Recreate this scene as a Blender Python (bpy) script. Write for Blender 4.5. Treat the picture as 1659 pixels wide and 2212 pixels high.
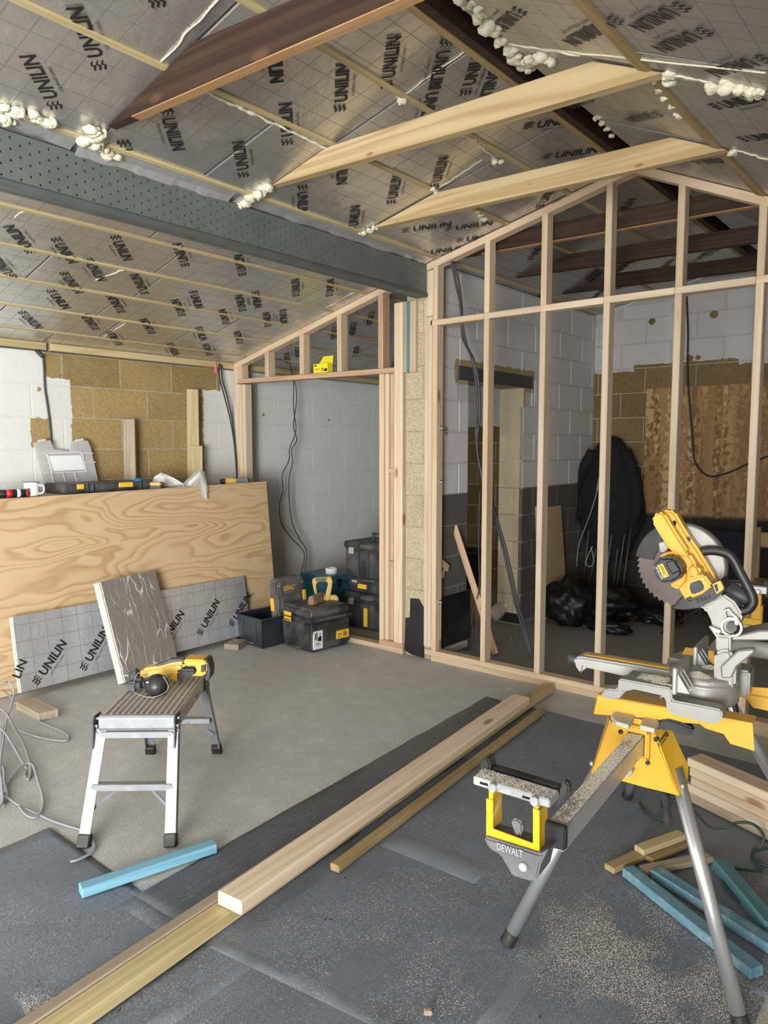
import bpy, bmesh, math, random
from mathutils import Vector, Matrix, noise as mnoise
V = Vector
random.seed(7)
scene = bpy.context.scene
for o in list(bpy.data.objects): bpy.data.objects.remove(o)
COL = scene.collection

# ------------------------------------------------------------ camera, light, exposure
CAM = V((0, 0, 1.5)); FPX = 1583.86; YAW = .6937; PITCH = .0881
cd = bpy.data.cameras.new('camera'); cam = bpy.data.objects.new('camera', cd); COL.objects.link(cam)
cd.sensor_fit = 'HORIZONTAL'; cd.sensor_width = 36; cd.lens = 36*FPX/1659; cd.clip_start = .02
FW = V((-math.sin(YAW)*math.cos(PITCH), math.cos(YAW)*math.cos(PITCH), -math.sin(PITCH)))
RT = V((math.cos(YAW), math.sin(YAW), 0)); UP = RT.cross(FW)
_m = Matrix((RT, UP, -FW)).transposed().to_4x4(); _m.translation = CAM
cam.matrix_world = _m
scene.camera = cam
scene.view_settings.view_transform = 'Standard'; scene.view_settings.look = 'None'
scene.view_settings.gamma = 1; scene.view_settings.use_curve_mapping = False
scene.view_settings.exposure = 0.86

world = bpy.data.worlds.new('sky'); scene.world = world; world.use_nodes = True
world.node_tree.nodes['Background'].inputs[0].default_value = (.80, .90, 1.0, 1)
world.node_tree.nodes['Background'].inputs[1].default_value = 1.6

def area(name, loc, target, sx, sy, power, col):
    l = bpy.data.lights.new(name, 'AREA'); l.shape = 'RECTANGLE'; l.size = sx; l.size_y = sy; l.energy = power; l.color = col
    o = bpy.data.objects.new(name, l); COL.objects.link(o); o.location = loc
    o.rotation_euler = (V(target)-V(loc)).to_track_quat('-Z', 'Y').to_euler(); return o
# daylight entering through the wide doorway in the right wall, beside the camera
area('doorway_daylight', (.74, -3.3, 1.0), (-3, -1.9, .95), 3.0, 1.9, 480, (.97, .985, 1.0))

# ------------------------------------------------------------ helpers
def at(px, py, ax, v):
    """point of the surveyed place: sight line through a photo pixel met with the plane axis=v"""
    d = RT*((px-829.5)/FPX) - UP*((py-1106)/FPX) + FW
    t = (v-CAM[ax])/d[ax]; return CAM + d*t
def fl(px, py, z=0.): return at(px, py, 2, z)
def onplane(px, py, n, c):
    d = RT*((px-829.5)/FPX) - UP*((py-1106)/FPX) + FW
    return CAM + d*((c-n.dot(CAM))/n.dot(d))

def link(o, parent=None):
    COL.objects.link(o)
    if parent is not None:
        o.parent = parent; o.matrix_parent_inverse = parent.matrix_basis.inverted()
    return o
def tag(o, label=None, cat=None, group=None, kind=None):
    if label: o['label'] = label
    if cat: o['category'] = cat
    if group: o['group'] = group
    if kind: o['kind'] = kind
    return o
def thing(name, label, cat, loc=(0, 0, 0), group=None, kind=None):
    o = bpy.data.objects.new(name, None); o.empty_display_size = .1
    o.matrix_basis = Matrix.Translation(V(loc)); COL.objects.link(o)
    return tag(o, label, cat, group, kind)

class MB:
    def __init__(s): s.v = []; s.f = []; s.sm = []
    def add(s, vs, fs, smooth=False):
        b = len(s.v); s.v += [V(v) for v in vs]; s.f += [tuple(b+i for i in f) for f in fs]; s.sm += [smooth]*len(fs); return s
    def box(s, x0, x1, y0, y1, z0, z1):
        return s.obox((V(((x0+x1)/2, (y0+y1)/2, (z0+z1)/2))), V((1, 0, 0)), V((0, 1, 0)), V((0, 0, 1)), abs(x1-x0), abs(y1-y0), abs(z1-z0))
    def obox(s, c, ax, ay, az, lx, ly, lz):
        c = V(c); ax = V(ax)*lx/2; ay = V(ay)*ly/2; az = V(az)*lz/2
        vs = [c-ax-ay-az, c+ax-ay-az, c+ax+ay-az, c-ax+ay-az, c-ax-ay+az, c+ax-ay+az, c+ax+ay+az, c-ax+ay+az]
        return s.add(vs, [(0, 3, 2, 1), (4, 5, 6, 7), (0, 1, 5, 4), (1, 2, 6, 5), (2, 3, 7, 6), (3, 0, 4, 7)])
    def bar(s, p0, p1, w, h, up=(0, 0, 1)):
        p0 = V(p0); p1 = V(p1); x = (p1-p0); L = x.length; x.normalize(); u = V(up); y = u.cross(x)
        if y.length < 1e-4: y = V((0, 1, 0)).cross(x)
        y.normalize(); z = x.cross(y)
        return s.obox((p0+p1)/2, x, y, z, L, w, h)
    def cyl(s, p0, p1, r, n=16, r1=None, cap=True):
        p0 = V(p0); p1 = V(p1); x = (p1-p0).normalized(); a = x.orthogonal().normalized(); b = x.cross(a)
        r1 = r if r1 is None else r1; vs = []
        for p, q in ((p0, r), (p1, r1)):
            for i in range(n): t = 2*math.pi*i/n; vs.append(p+a*(q*math.cos(t))+b*(q*math.sin(t)))
        s.add(vs, [(i, (i+1) % n, n+(i+1) % n, n+i) for i in range(n)], True)
        if cap: s.add(vs, [tuple(range(n))[::-1], tuple(range(n, 2*n))])
        return s
    def lathe(s, c, prof, axis=(0, 0, 1), n=24, smooth=True):
        c = V(c); x = V(axis).normalized(); a = x.orthogonal().normalized(); b = x.cross(a); vs = []
        for r, h in prof:
            for i in range(n): t = 2*math.pi*i/n; vs.append(c+x*h+a*(r*math.cos(t))+b*(r*math.sin(t)))
        fs = []
        for k in range(len(prof)-1):
            for i in range(n): fs.append((k*n+i, k*n+(i+1) % n, (k+1)*n+(i+1) % n, (k+1)*n+i))
        return s.add(vs, fs, smooth)
    def tube(s, pts, r, n=8, flat=1.0, sub=6):
        pts = catmull([V(p) for p in pts], sub) if sub > 1 else [V(p) for p in pts]
        vs = []; prev = None; m = len(pts)
        for i, p in enumerate(pts):
            t = (pts[min(i+1, m-1)]-pts[max(i-1, 0)]).normalized()
            if prev is None: a = t.orthogonal().normalized() if abs(t.z) > .95 else V((0, 0, 1)).cross(t).normalized()
            else:
                a = prev-t*prev.dot(t); a = a.normalized() if a.length > 1e-5 else t.orthogonal().normalized()
            prev = a; b = t.cross(a); rr = r(i/(m-1)) if callable(r) else r
            for k in range(n): q = 2*math.pi*k/n; vs.append(p+a*(rr*math.cos(q))+b*(rr*flat*math.sin(q)))
        fs = [(i*n+k, i*n+(k+1) % n, (i+1)*n+(k+1) % n, (i+1)*n+k) for i in range(m-1) for k in range(n)]
        s.add(vs, fs, True); s.add(vs, [tuple(range(n))[::-1], tuple(range((m-1)*n, m*n))]); return s
    def prism(s, poly, O, ax, ay, az):
        O = V(O); n = len(poly); az = V(az)
        a = [O+V(ax)*p[0]+V(ay)*p[1] for p in poly]; b = [p+az for p in a]
        return s.add(a+b, [tuple(range(n))[::-1], tuple(range(n, 2*n))]+[(i, (i+1) % n, n+(i+1) % n, n+i) for i in range(n)])
    def blob(s, c, r, n=2, amp=.35, seed=0, sc=(1, 1, 1), freq=1.6):
        bm = bmesh.new(); bmesh.ops.create_icosphere(bm, subdivisions=n, radius=1)
        vs = []
        for v in bm.verts:
            k = 1+amp*mnoise.noise(v.co*freq+V((seed*3.1, seed*1.7, seed)))+amp*.5*mnoise.noise(v.co*freq*2.7+V((seed, 9, seed)))
            vs.append(V(c)+V((v.co.x*r*sc[0]*k, v.co.y*r*sc[1]*k, v.co.z*r*sc[2]*k)))
        fs = [tuple(v.index for v in f.verts) for f in bm.faces]; bm.free(); return s.add(vs, fs, True)
    def build(s, name, mat, parent=None, bev=0, seg=1, center=True, angle=35):
        me = bpy.data.meshes.new(name)
        o = V((0, 0, 0))
        if center and s.v:
            xs = [v.x for v in s.v]; ys = [v.y for v in s.v]; zs = [v.z for v in s.v]
            o = V(((min(xs)+max(xs))/2, (min(ys)+max(ys))/2, min(zs)))
        me.from_pydata([tuple(v-o) for v in s.v], [], s.f)
        me.polygons.foreach_set('use_smooth', s.sm)
        if bev or True:
            bm = bmesh.new(); bm.from_mesh(me); bmesh.ops.remove_doubles(bm, verts=bm.verts, dist=1e-6)
            bmesh.ops.recalc_face_normals(bm, faces=bm.faces)
            if bev:
                es = [e for e in bm.edges if len(e.link_faces) == 2 and e.calc_face_angle(0) > math.radians(angle)]
                bmesh.ops.bevel(bm, geom=es, offset=bev, segments=seg, affect='EDGES', clamp_overlap=True)
            bm.to_mesh(me); bm.free()
        me.materials.append(mat)
        ob = bpy.data.objects.new(name, me); ob.matrix_basis = Matrix.Translation(o)
        return link(ob, parent)

def catmull(p, sub):
    if len(p) < 3: return p
    q = [p[0]*2-p[1]]+p+[p[-1]*2-p[-2]]; out = []
    for i in range(1, len(q)-2):
        for k in range(sub):
            t = k/sub; a, b, c, d = q[i-1], q[i], q[i+1], q[i+2]
            out.append(.5*((2*b)+(c-a)*t+(2*a-5*b+4*c-d)*t*t+(3*b-a-3*c+d)*t**3))
    return out+[p[-1]]

_tm = {}
def basis(O, ax, ay):
    ax = V(ax).normalized(); ay = V(ay); ay = (ay-ax*ay.dot(ax)).normalized(); az = ax.cross(ay)
    m = Matrix((ax, ay, az)).transposed().to_4x4(); m.translation = V(O); return m
def timber(name, p0, p1, w, h, mat, parent=None, up=(0, 0, 1), bev=.003):
    """sawn length: w across, h along 'up'; the grain runs along local X; meshes of one size are shared"""
    p0 = V(p0); p1 = V(p1); L = (p1-p0).length
    key = (round(L, 3), round(w, 3), round(h, 3), mat.name, bev)
    if key not in _tm:
        m = MB().box(-L/2, L/2, -w/2, w/2, -h/2, h/2); t = m.build(name, mat, None, bev, center=False)
        _tm[key] = t.data; bpy.data.objects.remove(t)
    x = (p1-p0).normalized(); u = V(up); y = u.cross(x)
    if y.length < 1e-3: y = V((0, 1, 0))
    o = bpy.data.objects.new(name, _tm[key]); o.matrix_basis = basis((p0+p1)/2, x, y); return link(o, parent)
def ext(name, poly, O, ax, ay, d, mat, parent=None, bev=.002, seg=1, smooth=False):
    """outline poly in (ax, ay) from O given thickness d along ax x ay"""
    me = bpy.data.meshes.new(name); bm = bmesh.new()
    f = bm.faces.new([bm.verts.new((p[0], p[1], 0)) for p in poly])
    r = bmesh.ops.extrude_face_region(bm, geom=[f]); vs = [g for g in r['geom'] if isinstance(g, bmesh.types.BMVert)]
    bmesh.ops.translate(bm, verts=vs, vec=(0, 0, d)); bmesh.ops.recalc_face_normals(bm, faces=bm.faces)
    if bev:
        es = [e for e in bm.edges if len(e.link_faces) == 2 and e.calc_face_angle(0) > math.radians(30)]
        bmesh.ops.bevel(bm, geom=es, offset=bev, segments=seg, affect='EDGES', clamp_overlap=True)
    if smooth:
        for q in bm.faces: q.smooth = True
    bm.to_mesh(me); bm.free(); me.materials.append(mat)
    o = bpy.data.objects.new(name, me); o.matrix_basis = basis(O, ax, ay); return link(o, parent)

_tx = {}
def text_geo(s, bold=0.):
    k = (s, bold)
    if k not in _tx:
        c = bpy.data.curves.new('lettering', 'FONT'); c.body = s; c.offset = bold; c.resolution_u = 2
        o = bpy.data.objects.new('lettering', c); COL.objects.link(o)
        dg = bpy.context.evaluated_depsgraph_get(); me = bpy.data.meshes.new_from_object(o.evaluated_get(dg))
        vs = [(v.co.x, v.co.y) for v in me.vertices]; fs = [tuple(p.vertices) for p in me.polygons]
        bpy.data.objects.remove(o); bpy.data.curves.remove(c); bpy.data.meshes.remove(me)
        x0 = min(v[0] for v in vs); x1 = max(v[0] for v in vs); y0 = 0; y1 = max(v[1] for v in vs)
        _tx[k] = ([((x-x0)/(x1-x0), (y-y0)/(y1-y0)) for x, y in vs], fs, (x1-x0)/(y1-y0))
    return _tx[k]
def letter_mesh(items):
    """items: (text, x, y, width, height, bold) or ('poly', [(x,y)..]) -> flat mesh in its own XY"""
    vs = []; fs = []
    for it in items:
        b = len(vs)
        if it[0] == 'poly': vs += [(x, y, 0) for x, y in it[1]]; fs.append(tuple(range(b, b+len(it[1]))))
        else:
            s, x, y, w, h, bold = it; tv, tf, asp = text_geo(s, bold); w = w or h*asp
            vs += [(x+a*w, y+c*h, 0) for a, c in tv]; fs += [tuple(b+i for i in f) for f in tf]
    me = bpy.data.meshes.new('lettering'); me.from_pydata(vs, [], fs); return me
def lettering(name, items, O, ax, ay, mat, parent, off=.0008):
    me = items if isinstance(items, bpy.types.Mesh) else letter_mesh(items)
    if not me.materials: me.materials.append(mat)
    m = basis(O, ax, ay); m.translation = m.translation + m.col[2].to_3d()*off
    o = bpy.data.objects.new(name, me); o.matrix_basis = m; return link(o, parent)

# ------------------------------------------------------------ materials
class NT:
    def __init__(s, name):
        s.m = bpy.data.materials.new(name); s.m.use_nodes = True; s.t = s.m.node_tree; s.b = s.t.nodes['Principled BSDF']
    def n(s, t, ins=None, **at):
        nd = s.t.nodes.new(t)
        for k, v in at.items(): setattr(nd, k, v)
        for k, v in (ins or {}).items():
            if isinstance(v, bpy.types.NodeSocket): s.t.links.new(v, nd.inputs[k])
            else: nd.inputs[k].default_value = v
        return nd
    def math(s, op, a, b=0., c=0., clamp=False):
        return s.n('ShaderNodeMath', {0: a, 1: b, 2: c}, operation=op, use_clamp=clamp).outputs[0]
    def set(s, **k):
        for a, v in k.items():
            a = {'col': 'Base Color', 'rough': 'Roughness', 'metal': 'Metallic', 'normal': 'Normal', 'alpha': 'Alpha', 'spec': 'Specular IOR Level', 'trans': 'Transmission Weight', 'coat': 'Coat Weight'}[a]
            if isinstance(v, bpy.types.NodeSocket): s.t.links.new(v, s.b.inputs[a])
            else: s.b.inputs[a].default_value = v
        return s.m
    def ramp(s, f, stops, interp='LINEAR'):
        r = s.n('ShaderNodeValToRGB', {0: f}); e = r.color_ramp.elements; r.color_ramp.interpolation = interp
        while len(e) < len(stops): e.new(.5)
        for i, (p, c) in enumerate(stops): e[i].position = p; e[i].color = (*c, 1) if len(c) == 3 else c
        return r.outputs[0]
    def mix(s, f, a, b, bt='MIX'):
        def c4(c): return c if isinstance(c, bpy.types.NodeSocket) else (*c, 1) if len(c) == 3 else c
        return s.n('ShaderNodeMix', {0: f, 6: c4(a), 7: c4(b)}, data_type='RGBA', blend_type=bt).outputs[2]
    def noise(s, vec, scale, detail=3, rough=.5, dist=0, out=0):
        return s.n('ShaderNodeTexNoise', {'Vector': vec, 'Scale': scale, 'Detail': detail, 'Roughness': rough, 'Distortion': dist}).outputs[out]
    def vor(s, vec, scale, out='Distance', **k): return s.n('ShaderNodeTexVoronoi', {'Vector': vec, 'Scale': scale}, **k).outputs[out]
    def obj(s): return s.n('ShaderNodeTexCoord').outputs['Object']
    def pos(s): return s.n('ShaderNodeNewGeometry').outputs['Position']
    def rnd(s): return s.n('ShaderNodeObjectInfo').outputs['Random']
    def mapv(s, v, sc=(1, 1, 1), loc=(0, 0, 0), rot=(0, 0, 0)): return s.n('ShaderNodeMapping', {'Vector': v, 'Scale': sc, 'Location': loc, 'Rotation': rot}).outputs[0]
    def bump(s, h, strength=.3, dist=.01): return s.n('ShaderNodeBump', {'Height': h, 'Strength': strength, 'Distance': dist}).outputs[0]
    def off(s, v):
        r = s.n('ShaderNodeCombineXYZ', {0: s.math('MULTIPLY', s.rnd(), 37.), 1: s.math('MULTIPLY', s.rnd(), 11.), 2: s.math('MULTIPLY', s.rnd(), 23.)}).outputs[0]
        return s.n('ShaderNodeVectorMath', {0: v, 1: r}, operation='ADD').outputs[0]
    def xyz(s, v): return s.n('ShaderNodeSeparateXYZ', {0: v}).outputs

def plain(name, col, rough=.5, metal=0., bumpy=0., dust=0., var=.12, scale=12, coat=0., dustcol=(.55, .52, .47)):
    m = NT(name); o = m.obj()
    n = m.noise(o, scale, 4)
    c = m.mix(n, [x*(1-var) for x in col], [min(1, x*(1+var)) for x in col])
    r = m.math('ADD', m.math('MULTIPLY', m.noise(o, scale*2.3, 3), .2), rough-.1)
    if dust:
        d = m.math('MULTIPLY', m.ramp(m.noise(o, scale*.7, 6, .65), [(.42, (0, 0, 0)), (.72, (1, 1, 1))]), dust)
        nz = m.xyz(m.n('ShaderNodeNewGeometry').outputs['Normal'])[2]
        d = m.math('MULTIPLY', d, m.math('ADD', m.math('MULTIPLY', nz, .5), .6, clamp=True), clamp=True)
        c = m.mix(d, c, dustcol); r = m.math('ADD', r, m.math('MULTIPLY', d, .4), clamp=True)
    kw = {}
    if bumpy: kw['normal'] = m.bump(m.noise(o, scale*6, 3), bumpy, .004)
    return m.set(col=c, rough=r, metal=metal, coat=coat, **kw)

def wood(name, light, dark, knot=(.26, .13, .055), grain=1., kn=1., rough=.62, dust=0., kf=1.):
    m = NT(name); o = m.off(m.obj())
    a = m.noise(m.mapv(o, (.35, 9, 9)), 1., 3, .5, .4)
    ring = m.math('SINE', m.math('MULTIPLY', a, 46.*grain))
    ring = m.math('POWER', m.math('ADD', m.math('MULTIPLY', ring, .5), .5), 1.6)
    fine = m.noise(m.mapv(o, (2.5, 160, 160)), 1., 3)
    c = m.mix(m.math('MULTIPLY', ring, .65), light, dark)
    c = m.mix(m.math('MULTIPLY', fine, .35), c, dark)
    tone = m.math('ADD', m.math('MULTIPLY', m.rnd(), .20), .74)
    c = m.n('ShaderNodeVectorMath', {0: c, 3: tone}, operation='SCALE').outputs[0]
    if kn:
        k = m.vor(m.mapv(o, (2.1*kf, 5.5*kf, 5.5*kf)), 1.)
        kk = m.ramp(k, [(.0, (1, 1, 1)), (.07, (.9, .9, .9)), (.12, (0, 0, 0))])
        c = m.mix(m.math('MULTIPLY', kk, .85*kn), c, knot)
    if dust:
        d = m.ramp(m.noise(m.pos(), 22, 5, .7), [(.5, (0, 0, 0)), (.75, (1, 1, 1))]); c = m.mix(m.math('MULTIPLY', d, dust), c, (.75, .68, .55))
    return m.set(col=c, rough=rough, normal=m.bump(fine, .12, .002), spec=.3)

M = {}
M['pine'] = wood('planed_pine', (.80, .62, .43), (.62, .43, .26))
M['pine_pale'] = wood('pale_pine', (.82, .67, .50), (.66, .48, .32))
M['pine_pink'] = wood('reddish_pine', (.68, .46, .30), (.50, .30, .18))
M['pine_old'] = wood('weathered_pine', (.52, .43, .31), (.32, .25, .17), rough=.8)
M['tie'] = wood('tie_pine', (.68, .52, .30), (.42, .27, .11), grain=.7, kn=1.1, kf=2.2)
M['dark'] = wood('dark_stained_timber', (.066, .034, .020), (.022, .011, .008), kn=.3, rough=.66)
M['dark_under'] = wood('planed_orange_underside', (.55, .33, .16), (.36, .19, .08), kn=.2)
M['treated'] = wood('treated_brown_batten', (.52, .38, .19), (.32, .21, .09), kn=.4)
M['treated_green'] = wood('treated_batten_yellow', (.62, .50, .27), (.45, .34, .16), kn=.3)
M['blue'] = wood('blue_treated_pine', (.26, .50, .62), (.13, .34, .48), knot=(.02, .10, .16), kn=.6)
M['blue_dusty'] = wood('dusty_blue_pine', (.17, .33, .41), (.09, .22, .30), knot=(.03, .10, .14), kn=.6, dust=.35)
M['teal'] = wood('teal_treated_pine', (.15, .30, .32), (.07, .18, .21), knot=(.02, .06, .08), kn=.5)
M['end'] = plain('end_grain', (.72, .56, .38), .8, scale=60)

def ply_mat():
    m = NT('plywood_face'); o = m.obj()
    w = m.n('ShaderNodeVectorMath', {0: m.mapv(o, (.42, 2.3, 1)), 1: m.mapv(m.noise(o, 1.6, 2, out=1), (.35, .35, .35))}, operation='ADD').outputs[0]
    a = m.noise(w, 1.25, 2.5, .45, .35)
    t = m.math('FRACT', m.math('MULTIPLY', a, 21.))
    band = m.ramp(t, [(.0, (0, 0, 0)), (.50, (.25, .25, .25)), (.80, (1, 1, 1)), (.90, (.7, .7, .7)), (1., (0, 0, 0))])
    wide = m.noise(m.mapv(o, (1, 3, 1)), 1.7, 2)
    c = m.mix(m.math('MULTIPLY', band, m.math('ADD', m.math('MULTIPLY', wide, 1.1), .1)), (.62, .455, .27), (.40, .225, .09))
    fine = m.noise(m.mapv(o, (6, 150, 1)), 1., 3)
    c = m.mix(m.math('MULTIPLY', fine, .28), c, (.42, .27, .13))
    kn = m.ramp(m.vor(m.mapv(o, (1.2, 3.4, 1)), 1.5), [(.0, (1, 1, 1)), (.035, (0, 0, 0))])
    c = m.mix(kn, c, (.16, .08, .04))
    return m.set(col=c, rough=.6, normal=m.bump(fine, .08, .002), spec=.3)
M['ply'] = ply_mat()
M['ply_edge'] = plain('plywood_edge', (.62, .45, .27), .8, scale=80)

def osb_mat():
    m = NT('osb_board'); o = m.obj(); col = None
    for i, (sc, rot) in enumerate((((9, 42, 1), .35), ((40, 10, 1), -.5), ((16, 50, 1), 1.1))):
        w = m.n('ShaderNodeVectorMath', {0: m.mapv(o, sc, (i*3, i*5, 0), (0, 0, rot)), 1: m.mapv(m.noise(o, 7, 2, out=1), (.8, .8, 0))}, operation='ADD').outputs[0]
        cc = m.xyz(m.vor(w, 1., 'Color'))[0]
        c = m.ramp(cc, [(0, (.17, .085, .03)), (.25, (.31, .17, .065)), (.8, (.40, .23, .09)), (1, (.55, .36, .17))])
        col = c if col is None else m.mix(m.ramp(m.noise(m.mapv(o, (1, 1, 1), (i*7, 0, 0)), 15+4*i, 2), [(.49, (0, 0, 0)), (.51, (1, 1, 1))]), col, c)
    return m.set(col=col, rough=.7)
M['osb'] = osb_mat()

def foil(name, grid, base=(.64, .625, .595), rough=.36, metal=.85, wr=.35, crackle=False):
    m = NT(name); o = m.obj(); x, y, z = m.xyz(o)
    n1 = m.noise(o, 6, 4, .6, .3); n2 = m.noise(o, 38, 3)
    c = m.mix(n1, [b*.86 for b in base], [min(1, b*1.12) for b in base])
    h = m.math('ADD', n1, m.math('MULTIPLY', n2, .18))
    if crackle:
        v = m.vor(m.mapv(m.n('ShaderNodeVectorMath', {0: o, 1: m.mapv(m.noise(o, 9, 3, out=1), (.09, .09, .09))}, operation='ADD').outputs[0], (15, 3.2, 1)), 1., feature='DISTANCE_TO_EDGE')
        k = m.ramp(v, [(0, (1, 1, 1)), (.04, (0, 0, 0))]); k = m.math('MULTIPLY', k, m.ramp(m.noise(o, 5, 2), [(.4, (0, 0, 0)), (.6, (1, 1, 1))]))
        c = m.mix(k, c, (.95, .95, .93)); h = m.math('ADD', h, m.math('MULTIPLY', k, .3)); metal = m.math('MULTIPLY', m.math('SUBTRACT', 1., k), metal)
    rr = m.math('ADD', m.math('MULTIPLY', n2, .12), rough-.06)
    me = metal
    if grid:
        l = None
        for q in (x, y):
            f = m.math('ABSOLUTE', m.math('SUBTRACT', m.math('FRACT', m.math('ADD', m.math('MULTIPLY', q, 1/grid), 50.)), .5))
            g = m.math('GREATER_THAN', f, .484); l = g if l is None else m.math('MAXIMUM', l, g)
        c = m.mix(m.math('MULTIPLY', l, .85), c, (.08, .08, .08)); me = m.math('MULTIPLY', m.math('SUBTRACT', 1., l), metal)
    return m.set(col=c, rough=rr, metal=me, normal=m.bump(h, wr, .02))
M['foil'] = foil('insulation_foil', .1)
M['foil_dull'] = foil('insulation_foil_dull', .1, (.50, .485, .46), .40, .8, .5)  # darker, rougher foil for the far room and the right slope
M['foil_cool'] = foil('insulation_foil_clean', .1, (.74, .76, .80), .36, .75, .5)
M['foil_tape'] = foil('foil_tape', 0, (.62, .61, .59), .32, .6, .6)
M['foil_crackle'] = foil('crinkled_foil', 0, (.46, .43, .39), .40, .6, .5, True)
M['ink'] = plain('black_print', (.012, .012, .014), .55, var=0)
M['ink_grey'] = plain('grey_print', (.10, .10, .10), .6, var=0)
M['pir'] = plain('insulation_core', (.56, .545, .48), .9, scale=40)
M['foam'] = plain('expanding_foam', (.72, .66, .50), .8, bumpy=.8, scale=24, var=.08)

def concrete():
    m = NT('concrete_floor'); p = m.pos()
    a = m.noise(p, 1.3, 5, .6); b = m.noise(p, 130, 4, .75); d = m.noise(p, 9, 5, .65)
    c = m.mix(a, (.50, .485, .46), (.64, .625, .60)); c = m.mix(m.ramp(b, [(.32, (1, 1, 1)), (.58, (0, 0, 0))]), c, (.30, .285, .265))
    c = m.mix(m.ramp(d, [(.35, (.45, .45, .45)), (.55, (0, 0, 0))]), c, (.40, .385, .36))
    c = m.mix(m.ramp(d, [(.55, (0, 0, 0)), (.8, (.5, .5, .5))]), c, (.70, .68, .64))
    far_shade = m.ramp(m.math('ADD', m.xyz(p)[1], m.math('MULTIPLY', a, .2)), [(4.20/8, (0, 0, 0)), (4.36/8, (1, 1, 1))])
    far_shade = m.math('GREATER_THAN', m.math('ADD', m.xyz(p)[1], m.math('MULTIPLY', a, .15)), 4.27)
    c = m.mix(m.math('MULTIPLY', far_shade, .75), c, (.24, .215, .18))  # shade of the far room painted into the slab colour beyond the partition
    return m.set(col=c, rough=.85, normal=m.bump(m.math('ADD', b, m.math('MULTIPLY', d, .15)), .5, .005), spec=.25)
M['concrete'] = concrete()
M['threshold'] = plain('render_grey', (.42, .41, .39), .85, bumpy=.3)

def membrane(name, base, dust, rough=.42):
    m = NT(name); p = m.pos()
    a = m.noise(p, 2.2, 5, .62); c = m.mix(a, [b*.7 for b in base], [b*1.35 for b in base])
    st = m.noise(m.mapv(p, (330, 7, 1), rot=(0, 0, .09)), 1., 2)
    c = m.mix(m.math('MULTIPLY', m.ramp(st, [(.45, (0, 0, 0)), (.75, (1, 1, 1))]), .35), c, (.26, .27, .29))
    big = m.ramp(m.noise(p, 1.5, 5, .65, .5), [(.33, (.15, .15, .15)), (.66, (1, 1, 1))])
    grit = m.ramp(m.noise(p, 210, 5, .85), [(.52, (0, 0, 0)), (.62, (1, 1, 1))])
    spk = m.ramp(m.vor(p, 150), [(0, (1, 1, 1)), (.17, (0, 0, 0))])
    d = m.math('MULTIPLY', m.math('MULTIPLY', big, m.math('MAXIMUM', grit, spk)), dust, clamp=True)
    c = m.mix(d, c, (.60, .60, .59))
    wet = m.ramp(m.noise(p, 11, 6, .75, .6), [(.325, (1, 1, 1)), (.345, (0, 0, 0))]); c = m.mix(m.math('MULTIPLY', wet, .9), c, (.016, .016, .018))
    r = m.math('ADD', m.math('MULTIPLY', a, .2), m.math('ADD', rough-.1, m.math('MULTIPLY', d, .4)), clamp=True)
    return m.set(col=c, rough=r, normal=m.bump(m.math('ADD', m.noise(p, 14, 4), m.math('MULTIPLY', st, .3)), .35, .006))
M['dpm'] = membrane('damp_proof_membrane', (.122, .140, .174), .80, .5)
M['dpm_dark'] = membrane('damp_proof_membrane_clean', (.060, .068, .082), .55, .48)
M['dpc'] = plain('black_damp_course', (.012, .012, .014), .35, var=.3, scale=6, dust=.08)
def cleartape():
    m = NT('clear_tape'); p = m.pos()
    return m.set(col=(.42, .44, .47, 1), rough=.32, alpha=m.math('ADD', m.math('MULTIPLY', m.noise(p, 9, 3), .22), .06))
M['tape'] = cleartape()

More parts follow.
